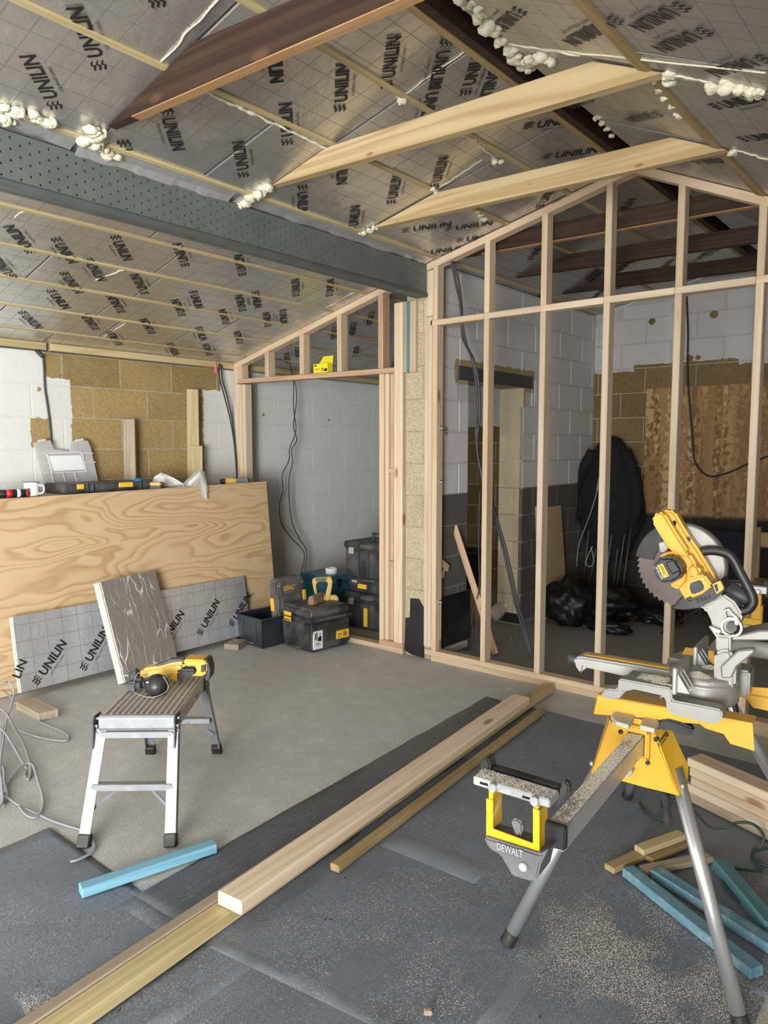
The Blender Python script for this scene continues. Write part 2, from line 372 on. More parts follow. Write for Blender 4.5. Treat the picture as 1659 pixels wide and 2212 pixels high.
def wall_mat(name, axis, bare=(), paint=(.70, .70, .655), bare_col=(.40, .28, .12), low=None, low_col=(.11, .102, .09), mortar=False, spots=(), tonev=.35):
    """block wall: white paint with bare areas whose ragged outline is set in wall coordinates"""
    m = NT(name); p = m.pos(); s = m.xyz(p); u = s[axis]; z = s[2]
    wob = m.math('MULTIPLY', m.math('SUBTRACT', m.noise(p, 16, 4, .6), .5), .05)
    n = m.noise(p, 5, 5, .6); n2 = m.noise(p, 120, 3, .7)
    pc = m.mix(n, [c*.90 for c in paint], [min(1, c*1.05) for c in paint])
    pc = m.mix(m.math('MULTIPLY', m.ramp(m.noise(p, 30, 5, .7), [(.62, (0, 0, 0)), (.72, (1, 1, 1))]), .22), pc, (.45, .42, .36))
    bc0 = (.50, .41, .27) if mortar else bare_col
    bc = m.mix(n, [c*.78 for c in bc0], [c*1.18 for c in bc0])
    bc = m.mix(m.ramp(n2, [(.35, (.8, .8, .8)), (.6, (0, 0, 0))]), bc, [c*.45 for c in bc0])
    bc = m.mix(m.math('MULTIPLY', m.ramp(m.vor(p, 70), [(0, (1, 1, 1)), (.14, (0, 0, 0))]), .6), bc, [min(1, c*1.9) for c in bc0])
    tone = m.math('ADD', m.math('MULTIPLY', m.rnd(), tonev), 1.-tonev*.5)
    if not mortar: bc = m.n('ShaderNodeVectorMath', {0: bc, 3: tone}, operation='SCALE').outputs[0]
    k = None
    for (u0, u1, z0, z1) in bare:
        d = m.math('MINIMUM', m.math('MINIMUM', m.math('SUBTRACT', u, u0), m.math('SUBTRACT', u1, u)), m.math('MINIMUM', m.math('SUBTRACT', z, z0), m.math('SUBTRACT', z1, z)))
        k = d if k is None else m.math('MAXIMUM', k, d)
    for (u0, z0, r) in spots:
        d = m.math('SUBTRACT', r, m.math('SQRT', m.math('ADD', m.math('POWER', m.math('SUBTRACT', u, u0), 2.), m.math('POWER', m.math('SUBTRACT', z, z0), 2.))))
        k = d if k is None else m.math('MAXIMUM', k, d)
    c = pc
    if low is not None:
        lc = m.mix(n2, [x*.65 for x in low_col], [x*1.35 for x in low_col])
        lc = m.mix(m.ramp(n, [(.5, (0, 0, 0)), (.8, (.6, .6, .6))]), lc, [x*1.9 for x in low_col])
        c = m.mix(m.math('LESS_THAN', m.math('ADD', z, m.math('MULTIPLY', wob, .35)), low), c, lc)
    if k is not None: c = m.mix(m.math('GREATER_THAN', m.math('ADD', k, wob), 0.), c, bc)
    h = m.math('ADD', m.math('MULTIPLY', n2, .25), m.noise(p, 22, 4))
    return m.set(col=c, rough=.82, normal=m.bump(h, .35, .008), spec=.25)
BARE_L = [(2.645, 3.79, 1.0, 2.3), (2.47, 2.70, 1.985, 2.3), (3.70, 3.97, 1.98, 2.3), (2.35, 2.49, 1.50, 1.70)]
SP_L = [(2.42, 1.90, .022), (4.45, 1.79, .02), (5.3, 1.77, .018)]
M['wl_block'] = wall_mat('left_wall_block', 1, BARE_L, spots=SP_L)
M['wl_mortar'] = wall_mat('left_wall_mortar', 1, BARE_L, mortar=True, paint=(.67, .67, .63))
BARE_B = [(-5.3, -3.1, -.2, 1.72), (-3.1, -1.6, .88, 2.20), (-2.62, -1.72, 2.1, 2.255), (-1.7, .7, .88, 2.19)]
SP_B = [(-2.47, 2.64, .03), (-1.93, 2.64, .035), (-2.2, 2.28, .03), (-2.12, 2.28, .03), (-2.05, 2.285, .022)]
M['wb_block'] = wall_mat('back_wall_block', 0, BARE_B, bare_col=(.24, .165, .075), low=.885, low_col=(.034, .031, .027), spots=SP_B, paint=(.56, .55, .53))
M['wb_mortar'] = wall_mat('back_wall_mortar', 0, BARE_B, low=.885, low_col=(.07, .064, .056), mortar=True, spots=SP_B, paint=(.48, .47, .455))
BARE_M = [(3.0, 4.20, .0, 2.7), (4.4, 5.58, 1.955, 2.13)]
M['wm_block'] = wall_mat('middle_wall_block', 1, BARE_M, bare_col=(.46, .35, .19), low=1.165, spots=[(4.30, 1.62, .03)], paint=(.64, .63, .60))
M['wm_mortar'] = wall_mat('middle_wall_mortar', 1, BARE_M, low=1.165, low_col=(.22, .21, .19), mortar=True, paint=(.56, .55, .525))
M['pier_block'] = wall_mat('pier_block', 2, [(-9, 9, -9, 9)], bare_col=(.58, .49, .33), tonev=.12)
M['pier_mortar'] = wall_mat('pier_mortar', 2, [(-9, 9, -9, 9)], mortar=True)
M['plain_wall'] = wall_mat('plain_wall', 1)

M['steel'] = plain('galvanised_beam', (.152, .166, .158), .5, .3, var=.25, scale=7)
M['steel_lip'] = plain('galvanised_lip', (.115, .125, .125), .5, .3, var=.3, scale=7)
M['hole'] = plain('dark_void', (.006, .006, .006), .9, var=0)
M['alu'] = plain('brushed_aluminium', (.27, .275, .285), .45, .4, var=.3, scale=20, dust=.25, dustcol=(.62, .60, .57))
M['alu_tread'] = plain('ribbed_aluminium', (.60, .56, .52), .5, .5, var=.2, scale=25, dust=.5, dustcol=(.60, .55, .49))
M['cast'] = plain('cast_aluminium', (.34, .325, .30), .48, .45, var=.08, scale=15, dust=.25)
M['cast_bright'] = plain('bright_casting', (.46, .45, .43), .42, .5, var=.06)
M['chrome'] = plain('zinc_tube', (.58, .59, .61), .32, .75, var=.1, scale=26, dust=.95, dustcol=(.74, .70, .62))
M['legtube'] = plain('leg_tube', (.66, .67, .69), .32, .8, var=.06, scale=9, dust=.12)
M['yellow'] = plain('yellow_plastic', (.72, .385, .015), .40, var=.06, scale=14, dust=.10, coat=.15, dustcol=(.72, .58, .36))
M['yellow_metal'] = plain('yellow_powder_coat', (.74, .40, .018), .42, var=.04, scale=9, dust=.22, coat=.15, dustcol=(.80, .62, .36))
M['yellow_bright'] = plain('bright_yellow_steel', (.74, .42, .008), .38, var=.03, dust=.1, coat=.2)
M['yellow_dull'] = plain('dusty_yellow', (.66, .42, .08), .6, var=.15, scale=20, dust=.3)
M['label_y'] = plain('yellow_label', (.86, .52, .04), .5, var=.03)
M['black'] = plain('black_plastic', (.011, .011, .012), .42, var=.3, scale=14, dust=.10)
M['black_dusty'] = plain('dusty_black_plastic', (.025, .026, .030), .5, var=.3, scale=12, dust=.42, dustcol=(.40, .38, .36))
M['black_navy'] = plain('navy_black_plastic', (.020, .023, .034), .48, var=.25, scale=9, dust=.14, dustcol=(.32, .32, .34))
M['grey_dusty'] = plain('dusty_grey_plastic', (.085, .083, .08), .65, var=.3, scale=14, dust=.5, dustcol=(.42, .40, .37))
M['rubber'] = plain('black_rubber', (.010, .010, .010), .6, var=.3, dust=.2)
M['teal_case'] = plain('teal_case', (.015, .10, .13), .45, var=.15, dust=.12)
M['white'] = plain('white_enamel', (.84, .84, .82), .25, var=.02, coat=.3)
M['white_paper'] = plain('white_paper', (.82, .82, .82), .7, var=.04)
M['red'] = plain('red_plastic', (.50, .02, .02), .4, var=.1)
M['blue_bag'] = plain('blue_plastic', (.02, .21, .55), .45, var=.25, scale=9)
M['cable'] = plain('grey_cable', (.05, .05, .055), .5, var=.1)
M['cable_light'] = plain('pale_grey_cable', (.33, .33, .37), .42, var=.12)
M['cable_black'] = plain('black_cable', (.02, .02, .022), .5, var=.1)
M['cable_green'] = plain('dark_green_cable', (.03, .06, .055), .5, var=.1)
M['fabric'] = plain('black_cloth', (.008, .008, .010), .9, var=.4, scale=5, bumpy=.4)
M['bag'] = plain('black_bin_bag', (.005, .005, .006), .5, var=.3, scale=5, bumpy=.2)
M['navy'] = plain('navy_canvas', (.006, .008, .020), .85, var=.2)
M['blade'] = plain('saw_blade', (.085, .062, .052), .42, .6, var=.35, scale=6, dust=.2)
M['bristle'] = wood('bristle', (.46, .28, .17), (.26, .13, .07), kn=0, grain=3)
M['rod'] = plain('dull_rod', (.10, .10, .10), .5, .5)
M['clip'] = plain('grey_clip', (.42, .42, .42), .5, .1, var=.2)
M['cardboard'] = plain('cardboard', (.46, .33, .20), .8)
M['box_yellow'] = plain('yellow_card', (.86, .72, .03), .55, var=.04)
def translucent(name, col, a, rough=.35):
    m = NT(name); o = m.obj()
    return m.set(col=(*col, 1), rough=rough, alpha=m.math('ADD', m.math('MULTIPLY', m.noise(o, 9, 3), .25), a-.12))
M['clear'] = translucent('frosted_plastic', (.62, .60, .58), .62)
M['clear_rib'] = translucent('frosted_plastic_rib', (.80, .79, .77), .80)
M['film'] = translucent('plastic_film', (.60, .58, .56), .55)
M['film_white'] = translucent('white_film', (.80, .79, .80), .90)
M['jug'] = translucent('clear_jug', (.55, .48, .42), .45, .15)
M['dust'] = plain('sawdust', (.78, .70, .56), .9, var=.1)
M['dust_white'] = plain('white_dust', (.80, .77, .71), .9, var=.1)
# ------------------------------------------------------------ the place: measures in metres
XW, YP, YB, XM = -5.12, 4.10, 6.77, -3.0
RX, RZ = -1.622, 3.062                       # ridge
SA, SB, SR = .2264, .2517, -.468             # slopes: ridge-beam, beam-left eave, right
BX, BZ = -3.04, 2.741
def roof(x):
    if x > RX: return RZ+SR*(x-RX)
    if x > BX: return RZ+SA*(x-RX)
    return BZ+SB*(x-BX)
YF = -5.2
X, Y, Z = V((1, 0, 0)), V((0, 1, 0)), V((0, 0, 1))

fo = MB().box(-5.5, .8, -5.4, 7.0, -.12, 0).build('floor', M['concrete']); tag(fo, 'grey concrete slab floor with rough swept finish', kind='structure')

_bm = {}
def block_mesh(l, h, mat, ch):
    k = (round(l, 3), round(h, 3), mat.name, ch)
    if k not in _bm:
        d = .03
        vs = [(-l/2, -h/2, -d), (l/2, -h/2, -d), (l/2, h/2, -d), (-l/2, h/2, -d), (-l/2, -h/2, -ch), (l/2, -h/2, -ch), (l/2, h/2, -ch), (-l/2, h/2, -ch),
              (-l/2+ch, -h/2+ch, 0), (l/2-ch, -h/2+ch, 0), (l/2-ch, h/2-ch, 0), (-l/2+ch, h/2-ch, 0)]
        fs = [(8, 9, 10, 11)]+[(i, (i+1) % 4, 4+(i+1) % 4, 4+i) for i in range(4)]+[(4+i, 4+(i+1) % 4, 8+(i+1) % 4, 8+i) for i in range(4)]
        me = bpy.data.meshes.new('block'); me.from_pydata(vs, [], fs); me.materials.append(mat); _bm[k] = me
    return _bm[k]
def blocks(parent, O, ud, u0, u1, z0, ztop, mat, holes=(), shift=0., joint=.010, ch=.004):
    """running bond of 440 x 215 blocks on a vertical face; ud x Z must point out of the wall"""
    O = V(O); ud = V(ud); r = 0; z = z0
    while z < (ztop if not callable(ztop) else 4):
        za, zb = max(z+joint/2, .005), z+.225-joint/2
        a = u0-.9+shift+(.225 if r % 2 else 0)
        while a < u1:
            segs = [(max(a+joint/2, u0), min(a+.45-joint/2, u1))]
            for (h0, h1, hz0, hz1) in holes:
                if zb > hz0+.02 and za < hz1-.02:
                    n = []
                    for s0, s1 in segs:
                        if s1 <= h0 or s0 >= h1: n.append((s0, s1))
                        else:
                            if s0 < h0: n.append((s0, h0))
                            if s1 > h1: n.append((h1, s1))
                    segs = n
            for s0, s1 in segs:
                t = min(zb, ztop if not callable(ztop) else min(ztop(s0), ztop(s1)))
                if s1-s0 > .03 and t-za > .03:
                    ob = bpy.data.objects.new('block', block_mesh(s1-s0, t-za, mat, ch))
                    ob.matrix_basis = basis(O+ud*((s0+s1)/2)+Z*((za+t)/2), ud, Z); link(ob, parent)
            a += .45
        z += .225; r += 1

# left wall (runs away from the camera)
w = MB().box(XW-.2, XW-.0018, YF, YB, 0, 2.16).build('wall_left', M['wl_mortar']); tag(w, 'white painted block wall with a patch of bare tan blocks', kind='structure')
blocks(w, (XW, 0, 0), (0, 1, 0), 1.2, YB, -.09, 2.158, M['wl_block'], shift=.262, ch=.0015)
# the wall that carries the beam, with a doorway
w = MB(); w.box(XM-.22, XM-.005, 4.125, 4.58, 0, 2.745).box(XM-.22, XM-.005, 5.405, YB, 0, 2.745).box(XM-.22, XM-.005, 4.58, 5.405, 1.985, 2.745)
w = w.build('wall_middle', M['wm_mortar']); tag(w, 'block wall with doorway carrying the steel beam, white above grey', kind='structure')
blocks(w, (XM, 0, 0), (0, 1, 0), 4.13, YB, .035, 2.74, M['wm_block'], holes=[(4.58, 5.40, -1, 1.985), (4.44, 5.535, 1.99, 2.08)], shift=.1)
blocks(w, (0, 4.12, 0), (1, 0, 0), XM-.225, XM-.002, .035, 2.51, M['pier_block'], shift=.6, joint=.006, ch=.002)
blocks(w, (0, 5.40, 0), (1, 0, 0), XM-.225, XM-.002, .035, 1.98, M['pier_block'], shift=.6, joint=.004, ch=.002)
MB().box(XM-.225, XM+.008, 4.44, 5.535, 1.985, 2.085).build('lintel', plain('steel_lintel', (.085, .09, .095), .5, .4, scale=8), w, .004)
MB().box(XM, XM+.03, 4.13, 4.56, 0, .055).build('kerb', M['threshold'], w, .008)
# back wall, gable shaped
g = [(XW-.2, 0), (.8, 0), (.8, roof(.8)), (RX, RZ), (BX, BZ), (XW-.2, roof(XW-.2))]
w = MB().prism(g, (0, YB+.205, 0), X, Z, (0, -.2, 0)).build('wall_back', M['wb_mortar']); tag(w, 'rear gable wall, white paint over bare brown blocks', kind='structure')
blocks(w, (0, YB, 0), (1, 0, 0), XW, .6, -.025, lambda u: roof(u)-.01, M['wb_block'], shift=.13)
# right wall and the wall with the garage doorway, both outside the view
w = MB().box(.6, .8, -1.8, YB, 0, roof(.6)).box(.6, .8, YF-.15, -4.8, 0, roof(.6)).box(.6, .8, -4.8, -1.8, 1.95, roof(.6)).build('wall_right', M['plain_wall']); tag(w, kind='structure')
w = MB().prism([(XW-.2, 0), (.8, 0), (.8, roof(.8)), (RX, RZ), (BX, BZ), (XW-.2, roof(XW-.2))], (0, YF, 0), X, Z, (0, -.15, 0)).build('wall_front', M['plain_wall']); tag(w, kind='structure')

# ceiling: deck, foil boards, battens, foam
prof = [(XW-.3, roof(XW-.3)), (BX, BZ), (RX, RZ), (.9, roof(.9))]
cl = MB().prism([(x, z+.056) for x, z in prof]+[(x, z+.10) for x, z in prof[::-1]], (0, YF-.15, 0), X, Z, (0, YB-YF+.35, 0)).build('ceiling', M['hole'])
tag(cl, 'vaulted ceiling lined with printed foil faced insulation boards', kind='structure')

def slope_frame(kind):
    m = {'A': SA, 'B': SB, 'R': SR}[kind]; ay = V((1, 0, m)).normalized()
    n = V((-m, 0, 1)); c = {'A': RZ-SA*RX, 'B': BZ-SB*BX, 'R': RZ-SR*RX}[kind]
    return ay, n, c
BOARDS = []
def board(kind, xa, xb, ya, yb, mat):
    """one cut insulation board between two battens"""
    ay, n, c = slope_frame(kind); L = yb-ya; Wd = (xb-xa)/ay.x; drop = random.uniform(-.002, .003)
    O = V((xb, ya, roof(xb)-.0005)) - n.normalized()*drop
    # local x along Y, local y down the slope towards -X, so local z points up out of the room
    ob = ext('insulation_board', [(0, 0), (L, 0), (L, Wd), (0, Wd)], O, Y, -ay, .05, mat, cl, .003)
    BOARDS.append((kind, xa, xb, ya, yb, ob)); return ob
def strip(kind, xa, xb, cuts, mats):
    for i in range(len(cuts)-1): board(kind, xa+.004, xb-.004, cuts[i]+.004, cuts[i+1]-.004, mats(cuts[i]))
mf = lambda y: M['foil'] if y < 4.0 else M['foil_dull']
TIE_Y = [1.65, 2.52, 3.34, 4.22, 4.98, 5.75]
seamsA = [[YF, -.3, .85, 1.67, 2.54, 3.36, 4.14, 5.0, 5.77, YB], [YF, -.6, .85, 1.67, 2.54, 2.95, 3.36, 4.14, 5.0, 5.77, YB], [YF, .1, 1.67, 2.2, 2.54, 3.36, 4.14, 5.0, 5.77, YB], [YF, .4, 1.67, 2.54, 3.36, 4.14, 5.0, 5.77, YB]]
for (a, b), c in zip([(-2.0, -1.66), (-2.41, -2.0), (-2.94, -2.41), (BX, -2.94)], seamsA): strip('A', a, b, c, mf)
seamsB = [[YF, -.2, 1.1, 2.3, 3.4, 4.14, 5.4, YB], [YF, .3, 1.5, 2.55, 3.7, 4.14, 5.2, YB], [YF, .9, 1.95, 2.62, 4.14, 5.4, YB], [YF, .5, 1.4, 2.55, 3.5, 4.14, 5.1, YB], [YF, .2, 2.0, 2.75, 3.3, 4.14, 5.5, YB], [YF, 1.2, 2.45, 4.14, 5.5, YB]]
bxs = [BX, -3.56, -3.905, -4.245, -4.58, -4.91, -5.16]
for i in range(6): strip('B', bxs[i+1], bxs[i], seamsB[i], mf)
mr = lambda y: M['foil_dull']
for a, b, c in [(-1.50, -.97, [YF, .4, 1.67, 2.5, 3.33, 4.2, 5.0, 5.77, YB]), (-.97, -.36, [YF, .7, 1.67, 2.38, 2.56, 3.33, 4.2, 5.0, YB]), (-.36, .6, [YF, .9, 2.2, 3.4, 4.6, YB])]: strip('R', a, b, c, mr)
def batten(kind, x, wd=.029, proud=.010, mat=None, y0=YF, y1=YB-.01):
    ay, n, c = slope_frame(kind); n = n.normalized(); off = n*(-proud+.02)
    return timber('batten', V((x, y0, roof(x)))+off, V((x, y1, roof(x)))+off, wd, .04, mat or M['treated_green'], cl, up=n)
for x in (-1.675, -2.0, -2.41, -2.94): batten('A', x, mat=M['treated'] if x == -1.675 else M['treated_green'])
for x in bxs[1:-1]: batten('B', x, .026, .007)
for x in (-.97, -.36): batten('R', x, .045, .012, M['treated'])
timber('wall_plate', (-5.12, YF, 2.195), (-5.12, 2.47, 2.195), .06, .05, M['treated_green'], cl)
timber('wall_plate', (-5.12, 2.505, 2.195), (-5.12, YB, 2.195), .06, .05, M['treated_green'], cl)
ridge = MB().prism([(RX-.022, RZ-.03), (RX+.022, RZ-.035), (RX+.022, RZ+.09), (RX-.022, RZ+.09)], (0, YF, 0), X, Z, (0, YB-YF-.01, 0)).build('ridge_board', M['dark'], cl, .003)
# foam squeezed out at the ends of the ties, along the beam and at the ridge
def foam(name, pts, r, seed=0, amp=.4, n=2):
    m = MB(); random.seed(seed)
    for i, p in enumerate(pts):
        for k in range(4):
            q = p+V((random.uniform(-1, 1)*r*.8, random.uniform(-1, 1)*r*.8, random.uniform(-.4, .15)*r)); rr = r*random.uniform(.5, 1.15)
            m.blob(q, rr, n, .55, seed*7+i*4+k, (random.uniform(.7, 1.4), random.uniform(.7, 1.4), random.uniform(.6, 1.)), 2.2)
    return m.build(name, M['foam'], cl)
def sl(kind, px, py, d=.0):
    ay, n, c = slope_frame(kind); return onplane(px, py, n, c)-n.normalized()*d
random.seed(3)
foam('expanding_foam', [sl('A', x, y, .012) for x, y in [(200, 275), (212, 290), (190, 298), (205, 305), (222, 285), (232, 318), (240, 332)]], .026, 1)
foam('expanding_foam', [sl('A', x, y, .010) for x, y in [(0, 225), (14, 232), (30, 236), (48, 240), (66, 243), (84, 250), (100, 256), (110, 262), (6, 252), (18, 258)]], .020, 2)
foam('expanding_foam', [sl('A', x, y, .010) for x, y in [(540, 424), (526, 436), (558, 414), (572, 404), (586, 400), (520, 442)]], .022, 3)
foam('expanding_foam', [sl('A', x, y, .008) for x, y in [(782, 500), (798, 494), (810, 488)]], .018, 4)
foam('expanding_foam', [sl('A', x, y, .008) for x, y in [(865, 213), (870, 216)]], .014, 5)
foam('expanding_foam', [sl('A', x, y, .008) for x, y in [(940, 410), (934, 406)]], .014, 6)
foam('expanding_foam', [sl('A', x, y, .008) for x, y in [(1072, 346), (1080, 344), (1046, 470), (1040, 462), (1032, 455)]], .014, 7)
def bead(a, b, k, r, n_=26):
    A, B = sl(k, *a, .006), sl(k, *b, .006); MB().tube([A.lerp(B, i/n_)+V((random.uniform(-.004, .004), random.uniform(-.003, .003), random.uniform(-.003, .002))) for i in range(n_+1)], lambda t: r*(.55+.9*abs(mnoise.noise(V((t*13, r*90, a[0]*.1))))), 7, .8, 2).build('foam_bead', M['foam'], cl)
bead((440, 192), (705, 318), 'A', .010); bead((1000, 288), (1050, 312), 'A', .008); bead((5, 238), (112, 262), 'A', .016)
foam('expanding_foam', [sl('R', x+random.uniform(-4, 4), y, .006) for x, y in [(1000, -10), (1018, 8), (1035, 30), (1056, 46), (1072, 60), (1088, 84), (1100, 104), (1118, 116), (1130, 128), (1150, 122), (1168, 120), (1182, 126), (1136, 140)]], .024, 9)
foam('expanding_foam', [sl('R', x, y, .006) for x, y in [(1448, 160), (1452, 172), (1540, 182), (1552, 186), (1566, 180), (1580, 184), (1600, 186), (1620, 194), (1632, 202), (1645, 196)]], .018, 10)
foam('expanding_foam', [sl('R', x, y, .006) for x, y in [(1420, 170), (1428, 190), (1440, 205), (1455, 225), (1466, 245), (1290, 250), (1300, 262), (1312, 275), (1325, 290)]], .012, 11)
foam('expanding_foam', [sl('R', x, y, .004) for x, y in [(1586, 322), (1582, 326)]], .016, 12)
for k, ((ka, xa, ya), (xb, yb), r) in enumerate([(('R', 1180, 105), (1659, 155), .005), (('R', 1095, 92), (1250, 118), .006), (('R', 1590, 322), (1659, 344), .006), (('R', 1445, 158), (1540, 178), .006),
        (('A', 340, 140), (470, 0), .004), (('A', 1005, 290), (1075, 345), .005), (('A', 950, 405), (1040, 345), .004), (('A', 860, 215), (1010, 105), .004), (('B', 30, 470), (50, 455), .003), (('B', 705, 664), (765, 630), .006), (('B', 222, 728), (270, 698), .004), (('B', 205, 605), (272, 580), .004)]):
    a = sl(ka, xa, ya, .002); b = sl(ka, xb, yb, .002); n_ = 10
    MB().tube([a.lerp(b, i/n_)+V((random.uniform(-.006, .006), random.uniform(-.006, .006), 0)) for i in range(n_+1)], r, 6, .6, 2).build('foam_bead', M['foam'], cl)
# torn foil strips along the top of the beam
def tapestrip(y0, y1, xo, drop, seed):
    m = MB(); random.seed(seed); n = 24; vs = []
    for i in range(n+1):
        y = y0+(y1-y0)*i/n; j = random.uniform(-.006, .006)
        vs += [V((-2.957, y, roof(-2.957)-.006)), V((-3.0, y, roof(-3.0)-.008+j*.3)), V((xo, y, BZ-drop+j))]
    fs = []
    for i in range(n): fs += [(3*i, 3*i+1, 3*i+4, 3*i+3), (3*i+1, 3*i+2, 3*i+5, 3*i+4)]
    m.add(vs+[v+V((0, 0, .002)) for v in vs], fs+[tuple(3*(n+1)+q for q in f)[::-1] for f in fs]); return m.build('foil_tape', M['foil_tape'], cl)
tapestrip(1.62, 2.42, -3.028, .022, 4); tapestrip(2.45, 4.08, -3.027, .010, 5); tapestrip(.2, 1.6, -3.028, .006, 6)

# prints on the boards: mark, name and slogan; each is flat ink on one board
LG = []
for i in range(3):
    y = .02+i*.34+.06; LG.append(('poly', [(0, y+.10), (.16, y+.02), (.42, y-.06), (.50, y+.16), (.84, y+.02), (.70, y+.20), (.46, y+.30), (.36, y+.12), (.12, y+.22)]))
def print_mesh(slogan=True):
    it = [('poly', [(x*.066, y*.054) for x, y in q]) for _, q in LG]
    it.append(('UNILIN', .070, .000, .232, .054, .030))
    if slogan: it.append(('FOR SMART LIVING', .10, -.030, .135, .012, 0))
    me = letter_mesh(it); me.materials.append(M['ink']); return me
PM = print_mesh()
def print_on(kind, a, b):
    ay, n, c = slope_frame(kind); n = n.normalized()
    A = onplane(*a, V((-{'A': SA, 'B': SB, 'R': SR}[kind], 0, 1)), c); B = onplane(*b, V((-{'A': SA, 'B': SB, 'R': SR}[kind], 0, 1)), c)
    place_print(kind, A, B-A)
def place_print(kind, A, d):
    ay, n, c = slope_frame(kind); n = n.normalized()
    # boards are printed at 45 degrees to their edges
    ang = round(math.atan2(d.y, d.x)/(math.pi/2)-.5)*math.pi/2+math.pi/4
    ax = (V((math.cos(ang), math.sin(ang), 0))); ax.z = {'A': SA, 'B': SB, 'R': SR}[kind]*ax.x; ax.normalize()
    up = (-n).cross(ax); O = A-up*.026
    mid = A+ax*.15; best = None
    for bd in BOARDS:
        if bd[0] == kind and bd[1] <= mid.x <= bd[2] and bd[3] <= mid.y <= bd[4]: best = bd
    if best is None: return
    lettering('print', PM, O, ax, up, M['ink'], best[5], .0042)
pA = [((125, 235), (62, 122)), ((220, 150), (185, -20)), ((345, 15), (335, -60)), ((528, 382), (518, 298)), ((622, 312), (628, 220)), ((735, 240), (740, 128)), ((835, 190), (850, 60)), ((355, 230), (385, 325)),
      ((262, 300), (290, 390)), ((462, 140), (480, 250)), ((588, 55), (598, 160)), ((652, 398), (655, 460)), ((762, 498), (765, 435)), ((742, 325), (748, 405)), ((845, 440), (862, 380)), ((938, 405), (958, 335)), ((940, 175), (930, 260)),
      ((868, 498), (970, 485)), ((960, 495), (1040, 478)), ((1130, 272), (1220, 262)), ((1172, 338), (1250, 318)), ((1005, 205), (1045, 150)), ((1080, 120), (1065, 190)), ((965, 80), (950, 160)), ((908, 548), (960, 545)), ((1165, 448), (1200, 400)), ((985, 520), (1060, 505))]
for a, b in pA: print_on('A', a, b)
pB = [((70, 546), (15, 520)), ((117, 512), (150, 545)), ((245, 507), (277, 553)), ((135, 587), (172, 620)), ((187, 557), (225, 585)), ((402, 575), (385, 535)), ((107, 625), (145, 662)), ((45, 672), (85, 702)), ((315, 635), (290, 600)), ((415, 627), (430, 657)), ((525, 595), (517, 565)), ((265, 675), (240, 645)), ((395, 682), (385, 662)), ((525, 672), (522, 642)), ((210, 712), (172, 685)), ((330, 720), (320, 685)), ((427, 705), (432, 735)), ((610, 667), (612, 692)), ((490, 700), (485, 680)), ((260, 745), (257, 725)), ((365, 740), (357, 760)), ((520, 742), (517, 717)), ((455, 767), (455, 747)), ((712, 640), (710, 615)), ((30, 600), (-20, 570)), ((580, 705), (576, 690)), ((550, 628), (560, 655)), ((640, 640), (648, 610))]
for a, b in pB: print_on('B', a, b)
pR = [((1125, 17), (1080, 55)), ((1300, 50), (1230, 92)), ((1530, 60), (1425, 102)), ((1540, 230), (1645, 215)), ((1425, 243), (1365, 252)), ((1275, 212), (1250, 222)), ((1335, 35), (1310, 60)), ((1659, 120), (1610, 140)), ((1500, 350), (1560, 340)), ((1600, 300), (1659, 290)), ((1480, 5), (1440, 30))]
for a, b in pR: print_on('R', a, b)
random.seed(11)
for i in range(34):                                         # the far room's ceiling
    k = 'A' if i % 2 else 'B'; x = random.uniform(-2.9, -1.8) if k == 'A' else random.uniform(-4.9, -3.2)
    y = 4.35+(i*.37) % 2.2; place_print(k, V((x, y, roof(x))), V((1, -1, 0)) if i % 3 else V((-1, 1, 0)))

# ------------------------------------------------------------ steel beam
bt = thing('steel_beam', 'long grey green galvanised steel beam with rows of small holes under the roof', 'beam', (-3.11, 1.25, 2.51))
BF = -3.03
m = MB(); pitch, rh, hr = .0765, .0215, .0052; rows = 8; zt0 = 2.545
y_end = 4.095
for r in range(rows):
    z0 = zt0+r*rh; zc = z0+rh/2; y = .9+(pitch/2 if r % 2 else 0)
    m.add([(BF, YF, z0), (BF, y, z0), (BF, y, z0+rh), (BF, YF, z0+rh)], [(0, 1, 2, 3)])
    while y+pitch < y_end:
        c = V((BF, y+pitch/2, zc)); oc = [c+V((0, hr*math.cos(math.pi/4*k+math.pi/8), hr*math.sin(math.pi/4*k+math.pi/8))) for k in range(8)]
        q = [V((BF, y+pitch, z0)), V((BF, y+pitch, z0+rh)), V((BF, y, z0+rh)), V((BF, y, z0))]
        # octagon index 0 lies towards +y/+z
        m.add(oc+q+[o+V((-.012, 0, 0)) for o in oc], [(9, 0, 7, 8), (9, 1, 0), (9, 10, 2, 1), (10, 3, 2), (10, 11, 4, 3), (11, 5, 4), (11, 8, 6, 5), (8, 7, 6)]+[(k, (k+1) % 8, 12+(k+1) % 8, 12+k) for k in range(8)])
        y += pitch
    m.add([(BF, y, z0), (BF, y_end, z0), (BF, y_end, z0+rh), (BF, y, z0+rh)], [(0, 1, 2, 3)])
m.add([(BF, YF, zt0+rows*rh), (BF, y_end, zt0+rows*rh), (BF, y_end, 2.728), (BF, YF, 2.728)], [(0, 1, 2, 3)])
m.build('perforated_web', M['steel'], bt)
MB().box(-3.10, -3.043, YF, y_end, 2.53, 2.725).build('hollow_core', M['hole'], bt)
MB().prism([(-3.105, 2.518), (-3.026, 2.513), (-3.017, 2.522), (-3.019, 2.536), (BF, 2.547), (-3.043, 2.547), (-3.105, 2.535)], (0, YF, 0), X, Z, (0, y_end-YF, 0)).build('bottom_flange', M['steel_lip'], bt)
MB().box(-3.105, -3.10, YF, y_end, 2.513, 2.72).build('rear_web', M['steel'], bt)

